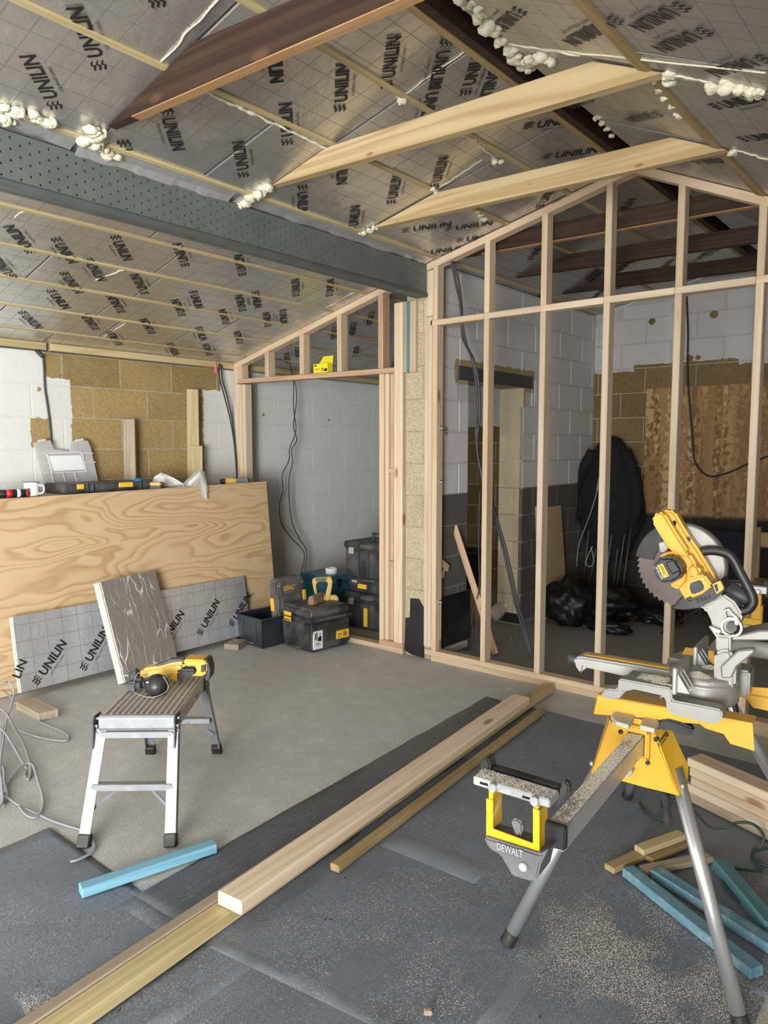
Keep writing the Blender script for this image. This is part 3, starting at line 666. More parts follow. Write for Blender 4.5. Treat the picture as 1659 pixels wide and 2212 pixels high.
# ------------------------------------------------------------ roof ties
def tie(label, y, pl, mat, grp, under=None):
    t = thing('roof_tie', label, 'roof timber', (pl[0][0], y, pl[0][1]), grp)
    O = V((pl[0][0], y+.047, pl[0][1])); ax = (V((pl[1][0], 0, pl[1][1]))-V((pl[0][0], 0, pl[0][1]))).normalized(); ay = V((-ax.z, 0, ax.x))
    q = [((V((p[0]-pl[0][0], 0, p[1]-pl[0][1]))).dot(ax), (V((p[0]-pl[0][0], 0, p[1]-pl[0][1]))).dot(ay)) for p in pl]
    ext('timber', q, O, ax, ay, .047, mat, t, .003)
    if under:
        L = q[1][0]; ext('planed_edge', [(.18, -.0035), (L-.06, -.0035), (L-.06, .0012), (.18, .0012)], O-Y*.003, ax, ay, .041, under, t, 0)
    return t
tie('dark brown stained roof tie with pale orange underside, nearest at the top', 1.65, [(-2.826, 2.786), (-.92, 2.700), (-1.10, 2.815), (-2.25, 2.915)], M['dark'], 'roof ties', M['dark_under'])
tie('new knotty pale pine roof tie, nearer of the two pale ones', 2.52, [(-2.82, 2.785), (-.905, 2.722), (-1.155, 2.838), (-2.44, 2.872)], M['tie'], 'roof ties')
tie('new pine roof tie with wavy grain, right in front of the stud gable', 3.34, [(-2.875, 2.772), (-.93, 2.732), (-1.158, 2.840), (-2.415, 2.876)], M['tie'], 'roof ties')
pd = [(-2.86, 2.775), (-.94, 2.740), (-1.17, 2.845), (-2.42, 2.875)]
tie('dark brown roof tie just behind the stud gable', 4.22, pd, M['dark'], 'roof ties', M['dark_under'])
tie('dark brown roof tie midway in the far room', 4.98, pd, M['dark'], 'roof ties')
tie('dark brown roof tie furthest back, beside the rear wall', 5.75, pd, M['dark'], 'roof ties')

# ------------------------------------------------------------ stud partition under the gable
SD, YC = .075, YP+.0375
sp = thing('stud_partition', 'bare pine stud wall filling the gable, with sill, studs and sloping top plates', 'stud wall', (-1.3, YC, 0))
XS = [-2.981]+[-2.576+.4*i for i in range(8)]
timber('sole_plate', (-2.985, YC, .019), (.58, YC, .019), SD, .038, M['pine'], sp)
timber('sole_plate', (-3.04, YC, .057), (.58, YC, .057), SD, .038, M['pine'], sp)
ZH = 2.339
for x in XS: timber('stud', (x+.019, YC, .076), (x+.019, YC, ZH-.019), .038, SD, M['pine'] if random.random() < .7 else M['pine_pale'], sp, up=Y)
xs = [-3.0]+XS[1:]+[.58]
for a, b in zip(xs[:-1], xs[1:]): timber('head_plate', (a, YC, ZH), (b-.001, YC, ZH), SD, .038, M['pine_pale'] if int(a*10) % 2 else M['pine'], sp)
for x in XS[:-2]:
    za, zb = roof(x)-.047, roof(x+.038)-.047
    ext('upper_stud', [(ZH+.019, -.038), (zb, -.038), (za, 0), (ZH+.019, 0)], (x, YP, 0), Z, -X, SD, M['pine'], sp, .003) if False else \
    ext('upper_stud', [(ZH+.019, 0), (za, 0), (zb, .038), (ZH+.019, .038)], (x, YP+SD, 0), Z, X, -SD, M['pine'], sp, .003)
def plate(name, xa, xb, fa, parent, thick=.045, mat=None, dz=0):
    a = V((xa, YP+SD, fa(xa)+dz)); b = V((xb, YP+SD, fa(xb)+dz)); ax = (b-a).normalized(); ay = V((-ax.z, 0, ax.x)); L = (b-a).length
    t0, t1 = thick*math.tan(math.atan2(ax.z, ax.x)), thick*math.tan(math.atan2(ax.z, ax.x))
    return ext(name, [(-t0*.0, 0), (L, 0), (L-t1, -thick), (-t0, -thick)], a, ax, ay, SD, mat or M['pine'], parent, .003)
plate('top_plate', -3.042, RX, lambda x: RZ+SA*(x-RX), sp, dz=-.004); plate('top_plate', RX, .59, lambda x: RZ+SR*(x-RX), sp, dz=-.004)
for xa, xb in ((-3.045, -3.018), (-3.016, -2.984)): timber('packing_stud', ((xa+xb)/2, YC, .095), ((xa+xb)/2, YC, 2.385), xb-xa, SD, M['pine_pale'], sp, up=Y)
for xa, xb in ((-3.045, -3.028), (-3.026, -3.006), (-3.004, -2.984)): timber('packing_stud', ((xa+xb)/2, YC, 2.388), ((xa+xb)/2, YC, 2.69), xb-xa, SD-.006, M['pine_pale'], sp, up=Y)
for z in (1.63, 1.26, .42):
    MB().cyl((-2.945, YP+.036, z), (-2.915, YP+.036, z), .006, 8).cyl((-2.935, YP+.036, z), (-2.931, YP+.036, z), .016, 12).build('anchor_bolt', M['chrome'], sp)

# ------------------------------------------------------------ lower partition with the doorway
dp = thing('door_partition', 'pine stud wall with a doorway under the low slope, short studs above the header', 'stud wall', (-4.2, YC, 0))
fB = lambda x: BZ+SB*(x-BX)-.004
plate('top_plate', -5.10, -3.215, fB, dp)
timber('sole_plate', (-5.05, YC, .019), (-3.236, YC, .019), SD, .038, M['pine'], dp)
timber('sole_plate', (-3.46, YC, .057), (-3.236, YC, .057), SD, .038, M['pine_pink'], dp)
def lstud(name, xa, xb, z0, mat=None, dy=0, zt=None):
    za = min(zt or 9, fB(xa)-.047); zb = min(zt or 9, fB(xb)-.047); w_ = xb-xa
    ext(name, [(z0, 0), (za, 0), (zb, w_), (z0, w_)], (xa, YP+SD+dy, 0), Z, X, -SD, mat or M['pine'], dp, .003)
lstud('corner_stud', -5.105, -5.057, .038, M['pine_pale']); lstud('corner_stud', -5.055, -5.008, .038, M['pine_pale'], zt=2.038); lstud('corner_stud', -5.055, -4.99, 2.08)
lstud('corner_stud', -5.006, -4.968, .038, M['pine_pale'], .012, zt=2.038)
a = V((-5.055, YC, 2.064)); b = V((-3.312, YC, 2.045)); timber('header', a, b, SD, .038, M['pine_pink'], dp)
for x in (-4.696, -4.282, -3.874): lstud('cripple_stud', x, x+.045, 2.064+(x+5.055)*-.011+.0195)
lstud('cripple_stud', -3.467, -3.42, 2.066, M['pine_pink'])
lstud('jamb_stud', -3.457, -3.414, .076, M['pine'], zt=2.026); lstud('jamb_stud', -3.412, -3.378, .076, M['pine_pale'], .014, zt=2.026)
timber('jamb_block', (-3.378, YP+.03, .66), (-3.325, YP+.03, .66), .05, .03, M['pine_pink'], dp); timber('jamb_block', (-3.378, YP+.03, 1.33), (-3.325, YP+.03, 1.33), .05, .03, M['pine'], dp)
lstud('jamb_stud', -3.376, -3.345, .076, M['pine_pink'], .03, zt=2.026)
lstud('jamb_stud', -3.318, -3.242, .076, M['pine_pale'], zt=2.51)
lstud('packing_stud', -3.240, -3.205, 2.02, M['pine_old'], .0, zt=2.51); lstud('packing_strip', -3.203, -3.17, 2.02, M['teal'], -.004, zt=2.51); lstud('packing_stud', -3.168, -3.118, 2.02, M['pine'], -.012, zt=2.505)
# ------------------------------------------------------------ small builders
FWH = V((-math.sin(YAW), math.cos(YAW), 0))
def vp(px, py, P):
    """point on the upright plane through P that squarely faces the viewpoint"""
    return onplane(px, py, FWH, FWH.dot(V(P)))
def trace(name, pts, P, depth, mat, parent=None, bev=.003, seg=1, back=0., vert=False):
    """outline surveyed on the upright plane through P, given its own thickness behind that plane"""
    P = V(P)+FWH*back; q = []
    for px, py in pts:
        a = vp(px, py, P)-P; q.append((a.dot(RT), a.z))
    if vert: return ext(name, [(b, -a) for a, b in q], P+FWH*depth, Z, -RT, depth, mat, parent, bev, seg)
    return ext(name, q, P+FWH*depth, RT, Z, depth, mat, parent, bev, seg)
def pxpath(pts, P): return [vp(x, y, P) for x, y in pts]
def footprint(a, b, dep, h, z=0.):
    """a, b: near lower edge on the floor; returns centre, unit axes and size of the box behind that edge"""
    A = V(a); B = V(b); ax = (B-A).normalized(); ay = Z.cross(ax)
    if ay.dot(FWH) < 0: ay = -ay
    return (A+B)/2+ay*dep/2, ax, ay, (B-A).length
def piece(name, a, b, dep, h, mat, label, cat, group=None, z=0., bev=.003, along=True):
    A = V(a); B = V(b); ax = (B-A).normalized(); ay = Z.cross(ax)
    if ay.dot(FWH) < 0: ay = -ay
    if along: o = timber(name, A+ay*dep/2+Z*(z+h/2), B+ay*dep/2+Z*(z+h/2), dep, h, mat)
    else: o = timber(name, (A+B)/2+Z*(z+h/2), (A+B)/2+ay*dep+Z*(z+h/2), (B-A).length, h, mat)
    return tag(o, label, cat, group)
def sheet(name, poly, z, th, mat, label, cat, amp=.0, group=None, cell=.07):
    """limp sheet lying on the floor, gently uneven"""
    bm = bmesh.new(); f = bm.faces.new([bm.verts.new((x, y, 0)) for x, y in poly])
    xs = [p[0] for p in poly]; ys = [p[1] for p in poly]
    for k, lo, hi in ((0, min(xs), max(xs)), (1, min(ys), max(ys))):
        t = lo+cell
        while t < hi:
            g = bm.verts[:]+bm.edges[:]+bm.faces[:]
            bmesh.ops.bisect_plane(bm, geom=g, plane_co=(t, 0, 0) if k == 0 else (0, t, 0), plane_no=(1, 0, 0) if k == 0 else (0, 1, 0)); t += cell
    for v in bm.verts: v.co.z = th+amp*max(0, mnoise.noise(v.co*5.)+.25)
    bmesh.ops.recalc_face_normals(bm, faces=bm.faces)
    be = [e for e in bm.edges if e.is_boundary]; r = bmesh.ops.extrude_edge_only(bm, edges=be)
    for v in r['geom']:
        if isinstance(v, bmesh.types.BMVert): v.co.z = 0
    for f in bm.faces: f.smooth = len(f.verts) > 0 and abs(f.normal.z) > .5
    bm.normal_update(); me = bpy.data.meshes.new(name); bm.to_mesh(me); bm.free(); me.materials.append(mat)
    o = bpy.data.objects.new(name, me); o.matrix_basis = Matrix.Translation((0, 0, z)); link(o); return tag(o, label, cat, group)

# ------------------------------------------------------------ floor: membranes, tape, planks
sheet('membrane_sheet', [(-2.79, 1.29), (-2.74, .2), (-2.6, -3.5), (-1.42, -3.5), (-1.84, 1.29)], 0, .002, M['dpm'], 'dark grey plastic membrane sheet on the floor left of the planks', 'membrane', .006)
sheet('membrane_strip', [(-2.27, 3.69), (-2.126, 1.20), (-1.83, 1.20), (-2.035, 3.67)], .0026, .002, M['dpm_dark'], 'narrow dark membrane strip folded out along the left side of the long planks', 'membrane', .007)
sheet('membrane_sheet', [(-2.0, 3.715), (-1.757, .9), (-1.37, -3.5), (-.40, -3.5), (-.40, 2.12), (.5, 2.25), (.5, 3.715)], 0, .002, M['dpm'], 'large dusty dark membrane sheet under the saw stand', 'membrane', .004)
def tape(a, b, wd, z, label):
    a = V(a); b = V(b); d = (b-a).normalized(); n = Z.cross(d)*wd/2
    return sheet('tape_strip', [tuple((a-n)[:2]), tuple((b-n)[:2]), tuple((b+n)[:2]), tuple((a+n)[:2])], z, .0006, M['tape'], label, 'tape', .0012, cell=.1)
tape(fl(298, 1925), fl(442, 2012), .065, .0125, 'short clear tape strip crossing the left membrane joint beside the blue batten')
tape(fl(470, 2040), fl(880, 2235), .06, .0072, 'clear tape strip running right from the near end of the pale joist')
tape(fl(1420, 1735), fl(1045, 2235), .06, .0072, 'long clear tape strip along the floor beneath the saw stand')
tape(fl(545, 2075), fl(330, 2230), .06, .0074, 'clear tape strip in the front left corner of the large membrane')
tape(fl(845, 1815), fl(1045, 1895), .13, .0072, 'wide pale tape patch on the membrane left of the saw stand')
def along(x_near, y0, y1, k=-.0888): return V((x_near+(y0-.85)*k, y0, 0)), V((x_near+(y1-.85)*k, y1, 0))
a, b = along(-1.812, -3.4, 3.62); o = timber('floor_plank', a+Z*.030, b+Z*.030, .042, .050, M['pine_old']); tag(o, 'thin weathered plank edge running along the left of the long floor planks', 'plank')
a, b = along(-1.752, -3.4, 4.02); o = timber('floor_plank', a+Z*.030, b+Z*.030, .072, .044, M['treated_green']); tag(o, 'long yellowish sawn plank on the floor under the pale joist', 'plank')
o = timber('joist', V((-1.762, 1.36, .0805)), V((-1.985, 3.60, .0805)), .105, .047, M['pine_pale'], bev=.006); tag(o, 'clean pale pine joist lying on top of the long floor planks', 'joist')
o = timber('floor_batten', fl(722, 1888)+V((0, 0, .021)), fl(1172, 1541)+V((0, 0, .021)), .040, .027, M['treated']); tag(o, 'slim brown batten lying on the membrane right of the pale joist', 'batten')
piece('blue_batten', fl(178, 1948), fl(470, 1848), .048, .034, M['blue'], 'bright blue treated batten lying alone on the floor by the step platform', 'batten', 'blue treated offcuts', z=.0095)
piece('timber_block', fl(83.5, 1560.4), fl(127, 1548.5), .30, .046, M['pine_old'], 'weathered timber block under the left end of the printed insulation board', 'wood block', along=False)
piece('timber_block', fl(484, 1403), fl(515, 1405), .16, .042, M['pine_old'], 'short timber block under the right end of the insulation board by the open crate', 'wood block', along=False)

# ------------------------------------------------------------ leaning sheets
ply = thing('plywood_sheet', 'large plywood sheet with wavy grain leaning against the bench at the left', 'plywood', (-4.49, 2.7, 0))
pu = V((-.095, 0, 1.216)).normalized()
py_ = V((0, 1, .0155)).normalized(); pu = (pu-py_*pu.dot(py_)).normalized(); pq = [(0, 0), (2.44, 0), (2.44, 1.183), (0, 1.183)]
ext('face_veneer', pq, (-4.493, 1.58, .004), py_, pu, .0025, M['ply'], ply, 0)
ext('core', pq, V((-4.493, 1.58, .004))-py_.cross(pu)*.0155, py_, pu, .0154, M['ply_edge'], ply, 0)
bd = thing('insulation_board', 'silver insulation board with black printed name leaning on the plywood', 'insulation', (-4.38, 2.77, .03))
bu = V((-.072, 0, .46)).normalized(); bO = V((-4.375, 1.885, .043)); bx = V((-.045, 1.79, 0)).normalized(); bu = (bu-bx*bu.dot(bx)).normalized(); bn = bx.cross(bu)
ext('board', [(0, 0), (1.80, 0), (1.80, .455), (0, .455)], bO-bn*.03, bx, bu, .03, M['foil_cool'], bd, .003)
MB().obox(bO+bu*.2275-bn*.0155-bx*.0015, bx, bu, bn, .005, .452, .027).build('core_edge', M['pir'], bd)
for a_, b_ in [((75, 1478), (145, 1375)), ((178, 1448), (228, 1358)), ((430, 1372), (468, 1300)), ((498, 1352), (540, 1280)), ((345, 1398), (398, 1315))]:
    c_ = bn.dot(bO); A = onplane(*a_, bn, c_); B = onplane(*b_, bn, c_); d = (B-A).normalized(); u = bn.cross(d)
    lettering('print', PM, A-u*.026, d, u, M['ink'], bd, .0012)
cut = letter_mesh([('LIN', 0, .003, .105, .050, .018)]); cut.materials.append(M['ink'])
A = onplane(14, 1468, bn, bn.dot(bO)); B = onplane(46, 1400, bn, bn.dot(bO)); d = (B-A).normalized(); u = bn.cross(d); lettering('print', cut, A+bx*.055-u*.026, d, u, M['ink'], bd, .0012)
pn = thing('foil_panel', 'crinkled dark grey foil panel with white edge leaning on the insulation board', 'insulation', (-4.24, 2.6, 0))
pxx = V((-.16, .60, 0)).normalized(); pu2 = V((-.16, -.10, .62)); pu2 = (pu2-pxx*pu2.dot(pxx)).normalized(); pnn = pxx.cross(pu2); pO = V((-4.155, 2.435, .012))
ext('panel', [(0, 0), (.50, 0), (.50, .66), (0, .66)], pO-pnn*.055, pxx, pu2, .055, M['foil_crackle'], pn, .003)
MB().obox(pO+pu2*.33-pnn*.0275-pxx*.004, pxx, pu2, pnn, .010, .655, .05).build('panel_edge', M['pir'], pn)

# ------------------------------------------------------------ bench behind the plywood and what stands on it
ZB = 1.190
bn_ = thing('work_bench', 'plain timber work bench hidden behind the plywood along the left wall', 'bench', (-4.85, 2.6, 0))
MB().box(-5.09, -4.615, 1.3, 3.97, ZB-.03, ZB).build('bench_top', M['pine_old'], bn_, .003)
for x in (-5.05, -4.67):
    for y in (1.4, 2.65, 3.9): timber('leg', (x, y, 0), (x, y, ZB-.03), .07, .07, M['pine_old'], bn_, up=Y)
for y in (1.4, 2.65, 3.9): timber('rail', (-5.02, y, .5), (-4.70, y, .5), .045, .07, M['pine_old'], bn_)
def on_bench(px, x): P = at(px, 1050, 0, x); return V((x, P.y, ZB))
# enamel mug
P = on_bench(68, -4.68); r = .045; mg = thing('enamel_mug', 'white enamel mug with small black mountain print', 'mug', P)
MB().lathe(P, [(0, .002), (r*.93, .002), (r*.97, .012), (r, .085), (r+.003, .089), (r-.002, .089), (r-.004, .083), (r*.92, .008), (0, .007)], n=28).build('cup', M['white'], mg)
MB().lathe(P+Z*.087, [(r+.0005, 0), (r+.004, .001), (r+.004, .004), (r+.0005, .005)], n=28).build('rim', M['alu'], mg)
MB().tube([P+RT*(r-.003)+Z*.07, P+RT*(r+.026)+Z*.068, P+RT*(r+.034)+Z*.045, P+RT*(r+.022)+Z*.022, P+RT*(r-.003)+Z*.018], .0055, 8).build('handle', M['white'], mg)
Q = P-FWH*(r+.0012)
lettering('mug_print', [('poly', [(-.018, .040), (-.008, .052), (-.002, .047), (.006, .057), (.018, .040), (.015, .040), (.006, .052), (-.002, .043), (-.008, .048), (-.014, .040)]), ('Dusty', -.010, .028, .020, .009, .01), ('ADVENTURES', -.017, .018, .034, .006, .01)], Q, RT, Z, M['ink'], mg)
# sealant tube
P = on_bench(20, -4.66)+Z*.026; tb = thing('sealant_tube', 'red and black sealant tube lying on the bench end', 'tube', P)
d = V((.25, .97, 0)).normalized()
MB().cyl(P-d*.16, P+d*.09, .025, 18).build('body', M['black'], tb); MB().cyl(P+d*.0905, P+d*.10, .0262, 18).build('cap', M['red'], tb); MB().cyl(P-d*.02, P+d*.015, .0256, 18).build('red_band', M['red'], tb)
MB().cyl(P+d*.04, P+d*.06, .0255, 18).build('white_band', M['white_paper'], tb)
# organiser case
P = at(200, 1045, 0, -4.80); P.z = ZB; oc = thing('organiser_case', 'open organiser case with frosted clear lid and black base with yellow latches', 'case', P)
b0 = V((-4.80, 2.36, ZB)); 
MB().box(-4.98, -4.70, 2.36, 3.0, ZB+.002, ZB+.068).build('base', M['black_dusty'], oc, .008, 2)
for y in (2.445, 2.75): MB().box(-4.6985, -4.69, y, y+.11 if y > 2.7 else y+.05, ZB+.03, ZB+.064).build('latch', M['label_y'], oc, .003)
for y in (2.52, 2.56, 2.92): MB().box(-4.6995, -4.694, y, y+.012, ZB+.004, ZB+.066).build('rib', M['black'], oc, .002)
def traceX(name, pts, x, depth, mat, parent, bev=.002):
    q = [(at(px, py, 0, x).y, at(px, py, 0, x).z) for px, py in pts]
    return ext(name, q, (x-depth, 0, 0), Y, Z, depth, mat, parent, bev)
lid = traceX('lid', [(98, 1062), (72, 957), (88, 952), (110, 951), (116, 970), (150, 975), (152, 956), (165, 950), (190, 952), (196, 966), (214, 1045)], -5.05, .006, M['clear'], oc)
def rib_(pts): traceX('lid_rib', pts, -5.044, .006, M['clear_rib'], oc, .001)
rib_([(100, 978), (178, 974), (179, 977), (101, 981)]); rib_([(112, 1020), (187, 1017), (187, 1020), (112, 1023)]); rib_([(100, 978), (104, 978), (116, 1022), (112, 1022)]); rib_([(174, 975), (178, 975), (189, 1019), (185, 1019)])
rib_([(76, 980), (99, 979), (99, 981), (76, 982)]); rib_([(178, 978), (202, 978), (202, 980), (178, 980)]); rib_([(184, 998), (208, 997), (208, 999), (184, 1000)]); rib_([(135, 1021), (138, 1021), (146, 1050), (143, 1050)]); rib_([(160, 1021), (163, 1021), (170, 1046), (167, 1046)])
rib_([(86, 1022), (112, 1020), (112, 1022), (86, 1024)]); rib_([(80, 1000), (106, 998), (106, 1000), (80, 1002)]); rib_([(110, 1021), (113, 1021), (122, 1056), (119, 1056)])
for r_ in ([(82, 951), (98, 948), (99, 952), (83, 955)], [(163, 950), (180, 947), (181, 951), (164, 954)]): traceX('lid_clip', r_, -5.044, .006, M['clear_rib'], oc, .001)
traceX('paper_insert', [(106, 985), (174, 983), (184, 1014), (116, 1018)], -5.042, .001, M['white_paper'], oc, 0)
# blue bag, battery, torch tool, film
P = on_bench(300, -4.80)
m = MB(); m.blob(P+Z*.04, .085, 3, .5, 21, (.8, .9, .5)); o = m.build('blue_bag', M['blue_bag']); tag(o, 'crumpled bright blue plastic bag on the bench beside the organiser case', 'bag')
P = on_bench(340, -4.66); bt_ = thing('battery_pack', 'small yellow and black tool battery standing on the bench', 'battery', P)
MB().obox(P+Z*.020, RT, FWH, Z, .078, .11, .034).build('cells', M['black'], bt_, .006, 2); MB().obox(P+Z*.047, RT, FWH, Z, .086, .118, .022).build('shell', M['yellow_dull'], bt_, .008, 2)
def film(name, pts, P, mat, label, seed, amp=.02):
    c = V((0, 0, 0)); q = pxpath(pts, P); c = sum(q, V())/len(q); m = MB(); n = len(q); vs = [c-FWH*amp*1.5]; random.seed(seed)
    ring = []
    for t in (.45, .8, 1.):
        for i in range(n): vs.append(c.lerp(q[i], t)+FWH*random.uniform(-amp, amp))
    fs = [(0, 1+i, 1+(i+1) % n) for i in range(n)]
    for k in range(2): fs += [(1+k*n+i, 1+(k+1)*n+i, 1+(k+1)*n+(i+1) % n, 1+k*n+(i+1) % n) for i in range(n)]
    m.add(vs, fs, False); o = m.build(name, mat); s_ = o.modifiers.new('thickness', 'SOLIDIFY'); s_.thickness = .002; return tag(o, label, 'plastic film')
film('plastic_bag', [(322, 1052), (335, 1030), (348, 1021), (372, 1032), (398, 1046), (396, 1056), (360, 1060)], on_bench(355, -4.78), M['film_white'], 'crumpled white plastic bag behind the yellow battery on the bench', 3, .03)
film('shrink_film', [(382, 1060), (402, 1038), (432, 1012), (440, 1020), (447, 1050), (448, 1080), (432, 1070), (418, 1072)], on_bench(425, -4.60), M['film'], 'crumpled clear plastic film hanging over the plywood top edge', 5, .02)
P = on_bench(505, -4.72); tk = thing('cordless_torch', 'yellow and black cordless torch lying at the right end of the bench', 'torch', P)
MB().cyl(P-RT*.105+Z*.034, P-RT*.065+Z*.034, .021, 18, .025).build('head', M['black'], tk); MB().lathe(P-RT*.065+Z*.034, [(.0, 0), (.026, .001), (.031, .03), (.026, .07), (.022, .10), (0, .101)], RT, 20).build('body', M['yellow_dull'], tk)
MB().obox(P+RT*.075+Z*.034, RT, FWH, Z, .095, .07, .058).build('battery', M['black_dusty'], tk, .006, 2)
# boards standing on the bench against the wall
o = trace('plank_offcut', [(265, 905), (290, 905), (294, 1050), (268, 1052)], at(278, 1000, 0, -5.05), .03, M['pine_old'], vert=True); tag(o, 'weathered grey edged plank standing against the bare blocks, left of the two others', 'plank')
o = trace('plank_offcut', [(403, 840), (428, 841), (431, 1046), (404, 1046)], at(415, 1000, 0, -5.08), .022, M['treated_green'], vert=True); tag(o, 'tall plank standing against the bare blocks near the corner', 'plank')
o = trace('plank_offcut', [(411, 963), (437, 963), (438, 1050), (412, 1050)], at(424, 1000, 0, -5.02), .02, M['treated_green'], vert=True); tag(o, 'short plank offcut standing in front of the tall plank on the bench', 'plank')
# cables on the left wall
def cable(name, paths, r, mat, label, flat=1., sub=6):
    m = MB()
    for q in paths: m.tube(q, r, 8, flat, sub)
    return tag(m.build(name, mat), label, 'cable')
wx = lambda pts, x: [at(px, py, 0, x) for px, py in pts]
cable('hanging_cable', [wx([(93, 765), (95, 800), (97, 840), (103, 880), (108, 920), (111, 960)], XW+.012)], .007, M['cable'], 'single grey cable hanging down the white wall at the far left')
cable('hanging_cable', [wx([(473, 785), (474, 815), (483, 850), (497, 905), (506, 960), (512, 1036)], XW+.05), wx([(478, 788), (480, 820), (489, 850), (500, 900), (507, 950), (515, 1036)], XW+.05)], .006, M['cable_black'], 'pair of black cables hanging in the corner beside the door partition')
cable('hanging_cable', [wx([(620, 745), (626, 790), (634, 830), (634, 880), (639, 930), (626, 968), (624, 995), (610, 1025), (611, 1060), (604, 1090), (608, 1130), (628, 1160), (655, 1190), (656, 1215), (650, 1240)], -4.98),
     wx([(626, 760), (629, 800), (638, 830), (640, 870), (634, 920), (641, 950), (630, 972), (632, 1000), (625, 1030), (624, 1065), (626, 1095), (633, 1135), (648, 1165), (662, 1190), (660, 1220), (657, 1245)], -4.97)], .005, M['cable'], 'pair of wavy grey cables hanging through the doorway header down the white wall')
rb = thing('red_bracket', 'small red T shaped plastic marker at the top corner of the bare blocks', 'marker', at(465, 792, 0, XW+.03))
trace('upright', [(461, 781), (467, 781), (470, 806), (464, 806)], at(465, 792, 0, XW+.03), .02, M['red'], rb, .001); trace('arm', [(441, 791), (462, 790), (462, 794), (441, 795)], at(465, 792, 0, XW+.03), .015, M['red'], rb, .001)
o = trace('wall_clip', [(74, 758), (80, 754), (94, 768), (88, 773)], at(84, 763, 0, XW+.03), .02, M['black'], None, .002); tag(o, 'small black and red clip hanging from the wall plate at far left', 'clip')
o = MB().box(XW, XW+.008, 4.345, 4.375, .02, 2.10).build('corner_bead', plain('perforated_bead', (.66, .67, .66), .5, .3)); tag(o, 'thin perforated metal plaster bead fixed to the white wall beyond the doorway', 'bead')
mm = MB()
for i in range(90): mm.box(XW+.0075, XW+.0085, 4.352 if i % 2 else 4.362, 4.357 if i % 2 else 4.367, .5+i*.0175, .506+i*.0175)
mm.build('punched_holes', M['ink_grey'], o)
# yellow box on the header
P = V((-4.055, YP+.035, 2.073)); yb = thing('screw_box', 'open yellow cardboard screw box on the doorway header', 'box', P)
MB().obox(P+Z*.036, X, Y, Z, .15, .06, .070).build('carton', M['box_yellow'], yb, .002)
ext('flap', [(0, 0), (.15, 0), (.135, .07), (.03, .07)], P+V((-.075, .03, .071)), X, V((0, .35, .9)), .002, M['box_yellow'], yb, 0)
lettering('box_print', [('poly', [(.01, .050), (.035, .050), (.035, .060), (.01, .060)]), ('poly', [(.02, .030), (.06, .030), (.06, .033), (.02, .033)]), ('poly', [(.02, .022), (.07, .022), (.07, .025), (.02, .025)])]+[('poly', [(.088+i*.004, .01), (.0902+i*.004, .01), (.0902+i*.004, .036), (.088+i*.004, .036)]) for i in range(6)]+[('poly', [(.118, .008), (.148, .008), (.148, .03), (.118, .03)])], P+V((-.075, -.030, .002)), X, Z, M['ink'], yb, .0008)
# ------------------------------------------------------------ tool boxes by the doorway
def rbox(m, c, ax, ay, lx, ly, z0, z1, taper=1.):
    ax = V(ax); ay = V(ay); c = V(c); vs = []
    for z, k in ((z0, taper), (z1, 1.)):
        for sx, sy in ((-1, -1), (1, -1), (1, 1), (-1, 1)): vs.append(c+ax*(sx*lx/2*k)+ay*(sy*ly/2*k)+Z*z)
    return m.add(vs, [(3, 2, 1, 0), (4, 5, 6, 7), (0, 1, 5, 4), (1, 2, 6, 5), (2, 3, 7, 6), (3, 0, 4, 7)])
# big box with lid
K = fl(672, 1414); KL = fl(607, 1393); KR = fl(740, 1388)
a1 = (KL-K).normalized(); b1 = (KR-K); b1 = (b1-a1*b1.dot(a1)).normalized(); la, lb = (KL-K).length, (KR-K).length
zL = vp(670, 1347, K).z; zT = vp(670, 1332, K).z+.012
c = K+a1*la/2+b1*lb/2; tb = thing('tool_box', 'large dusty black tool box with yellow latch and white sticker on the floor', 'tool box', c)
rbox(MB(), c, a1, b1, la, lb, .004, zL, .95).build('body', M['black_dusty'], tb, .02, 3)
rbox(MB(), c, a1, b1, la+.014, lb+.014, zL+.001, zL+.022).build('lid_rim', M['black_dusty'], tb, .008, 2)
rbox(MB(), c, a1, b1, la-.02, lb-.02, zL+.02, zT+.03, 1.04).build('lid', M['black_dusty'], tb, .02, 3)
for i in range(11): # moulded teeth of the lid edge
    MB().obox(K-a1*.008+b1*(lb*.22+i*lb*.06)+Z*(zL+.014), a1, b1, Z, .012, .012, .016).build('lid_tooth', M['grey_dusty'], tb, .002)
fa = K+a1*(la*.72)-b1*.0085
lt = MB().obox(fa+Z*(zL+.034)-b1*.001, a1, b1, Z, .085, .016, .030).build('latch', M['label_y'], tb, .004)
lb_ = MB().obox(fa+Z*(zL-.006)-b1*.002, a1, b1, Z, .085, .006, .030).build('latch_label', M['label_y'], tb, .001)
n1 = -b1
lettering('latch_print', [('poly', [(.004, .003), (.030, .003), (.030, .011), (.004, .011)]), ('poly', [(.036, .003), (.05, .003), (.05, .013), (.036, .013)]), ('poly', [(.056, .003), (.076, .003), (.076, .010), (.056, .010)])], fa+a1*.04-b1*.005+Z*(zL-.018), -a1, Z, M['ink'], tb)
MB().obox(K+a1*(la*.45)-b1*.004+Z*.028, a1, b1, Z, .10, .016, .012).build('grip', M['grey_dusty'], tb, .003)
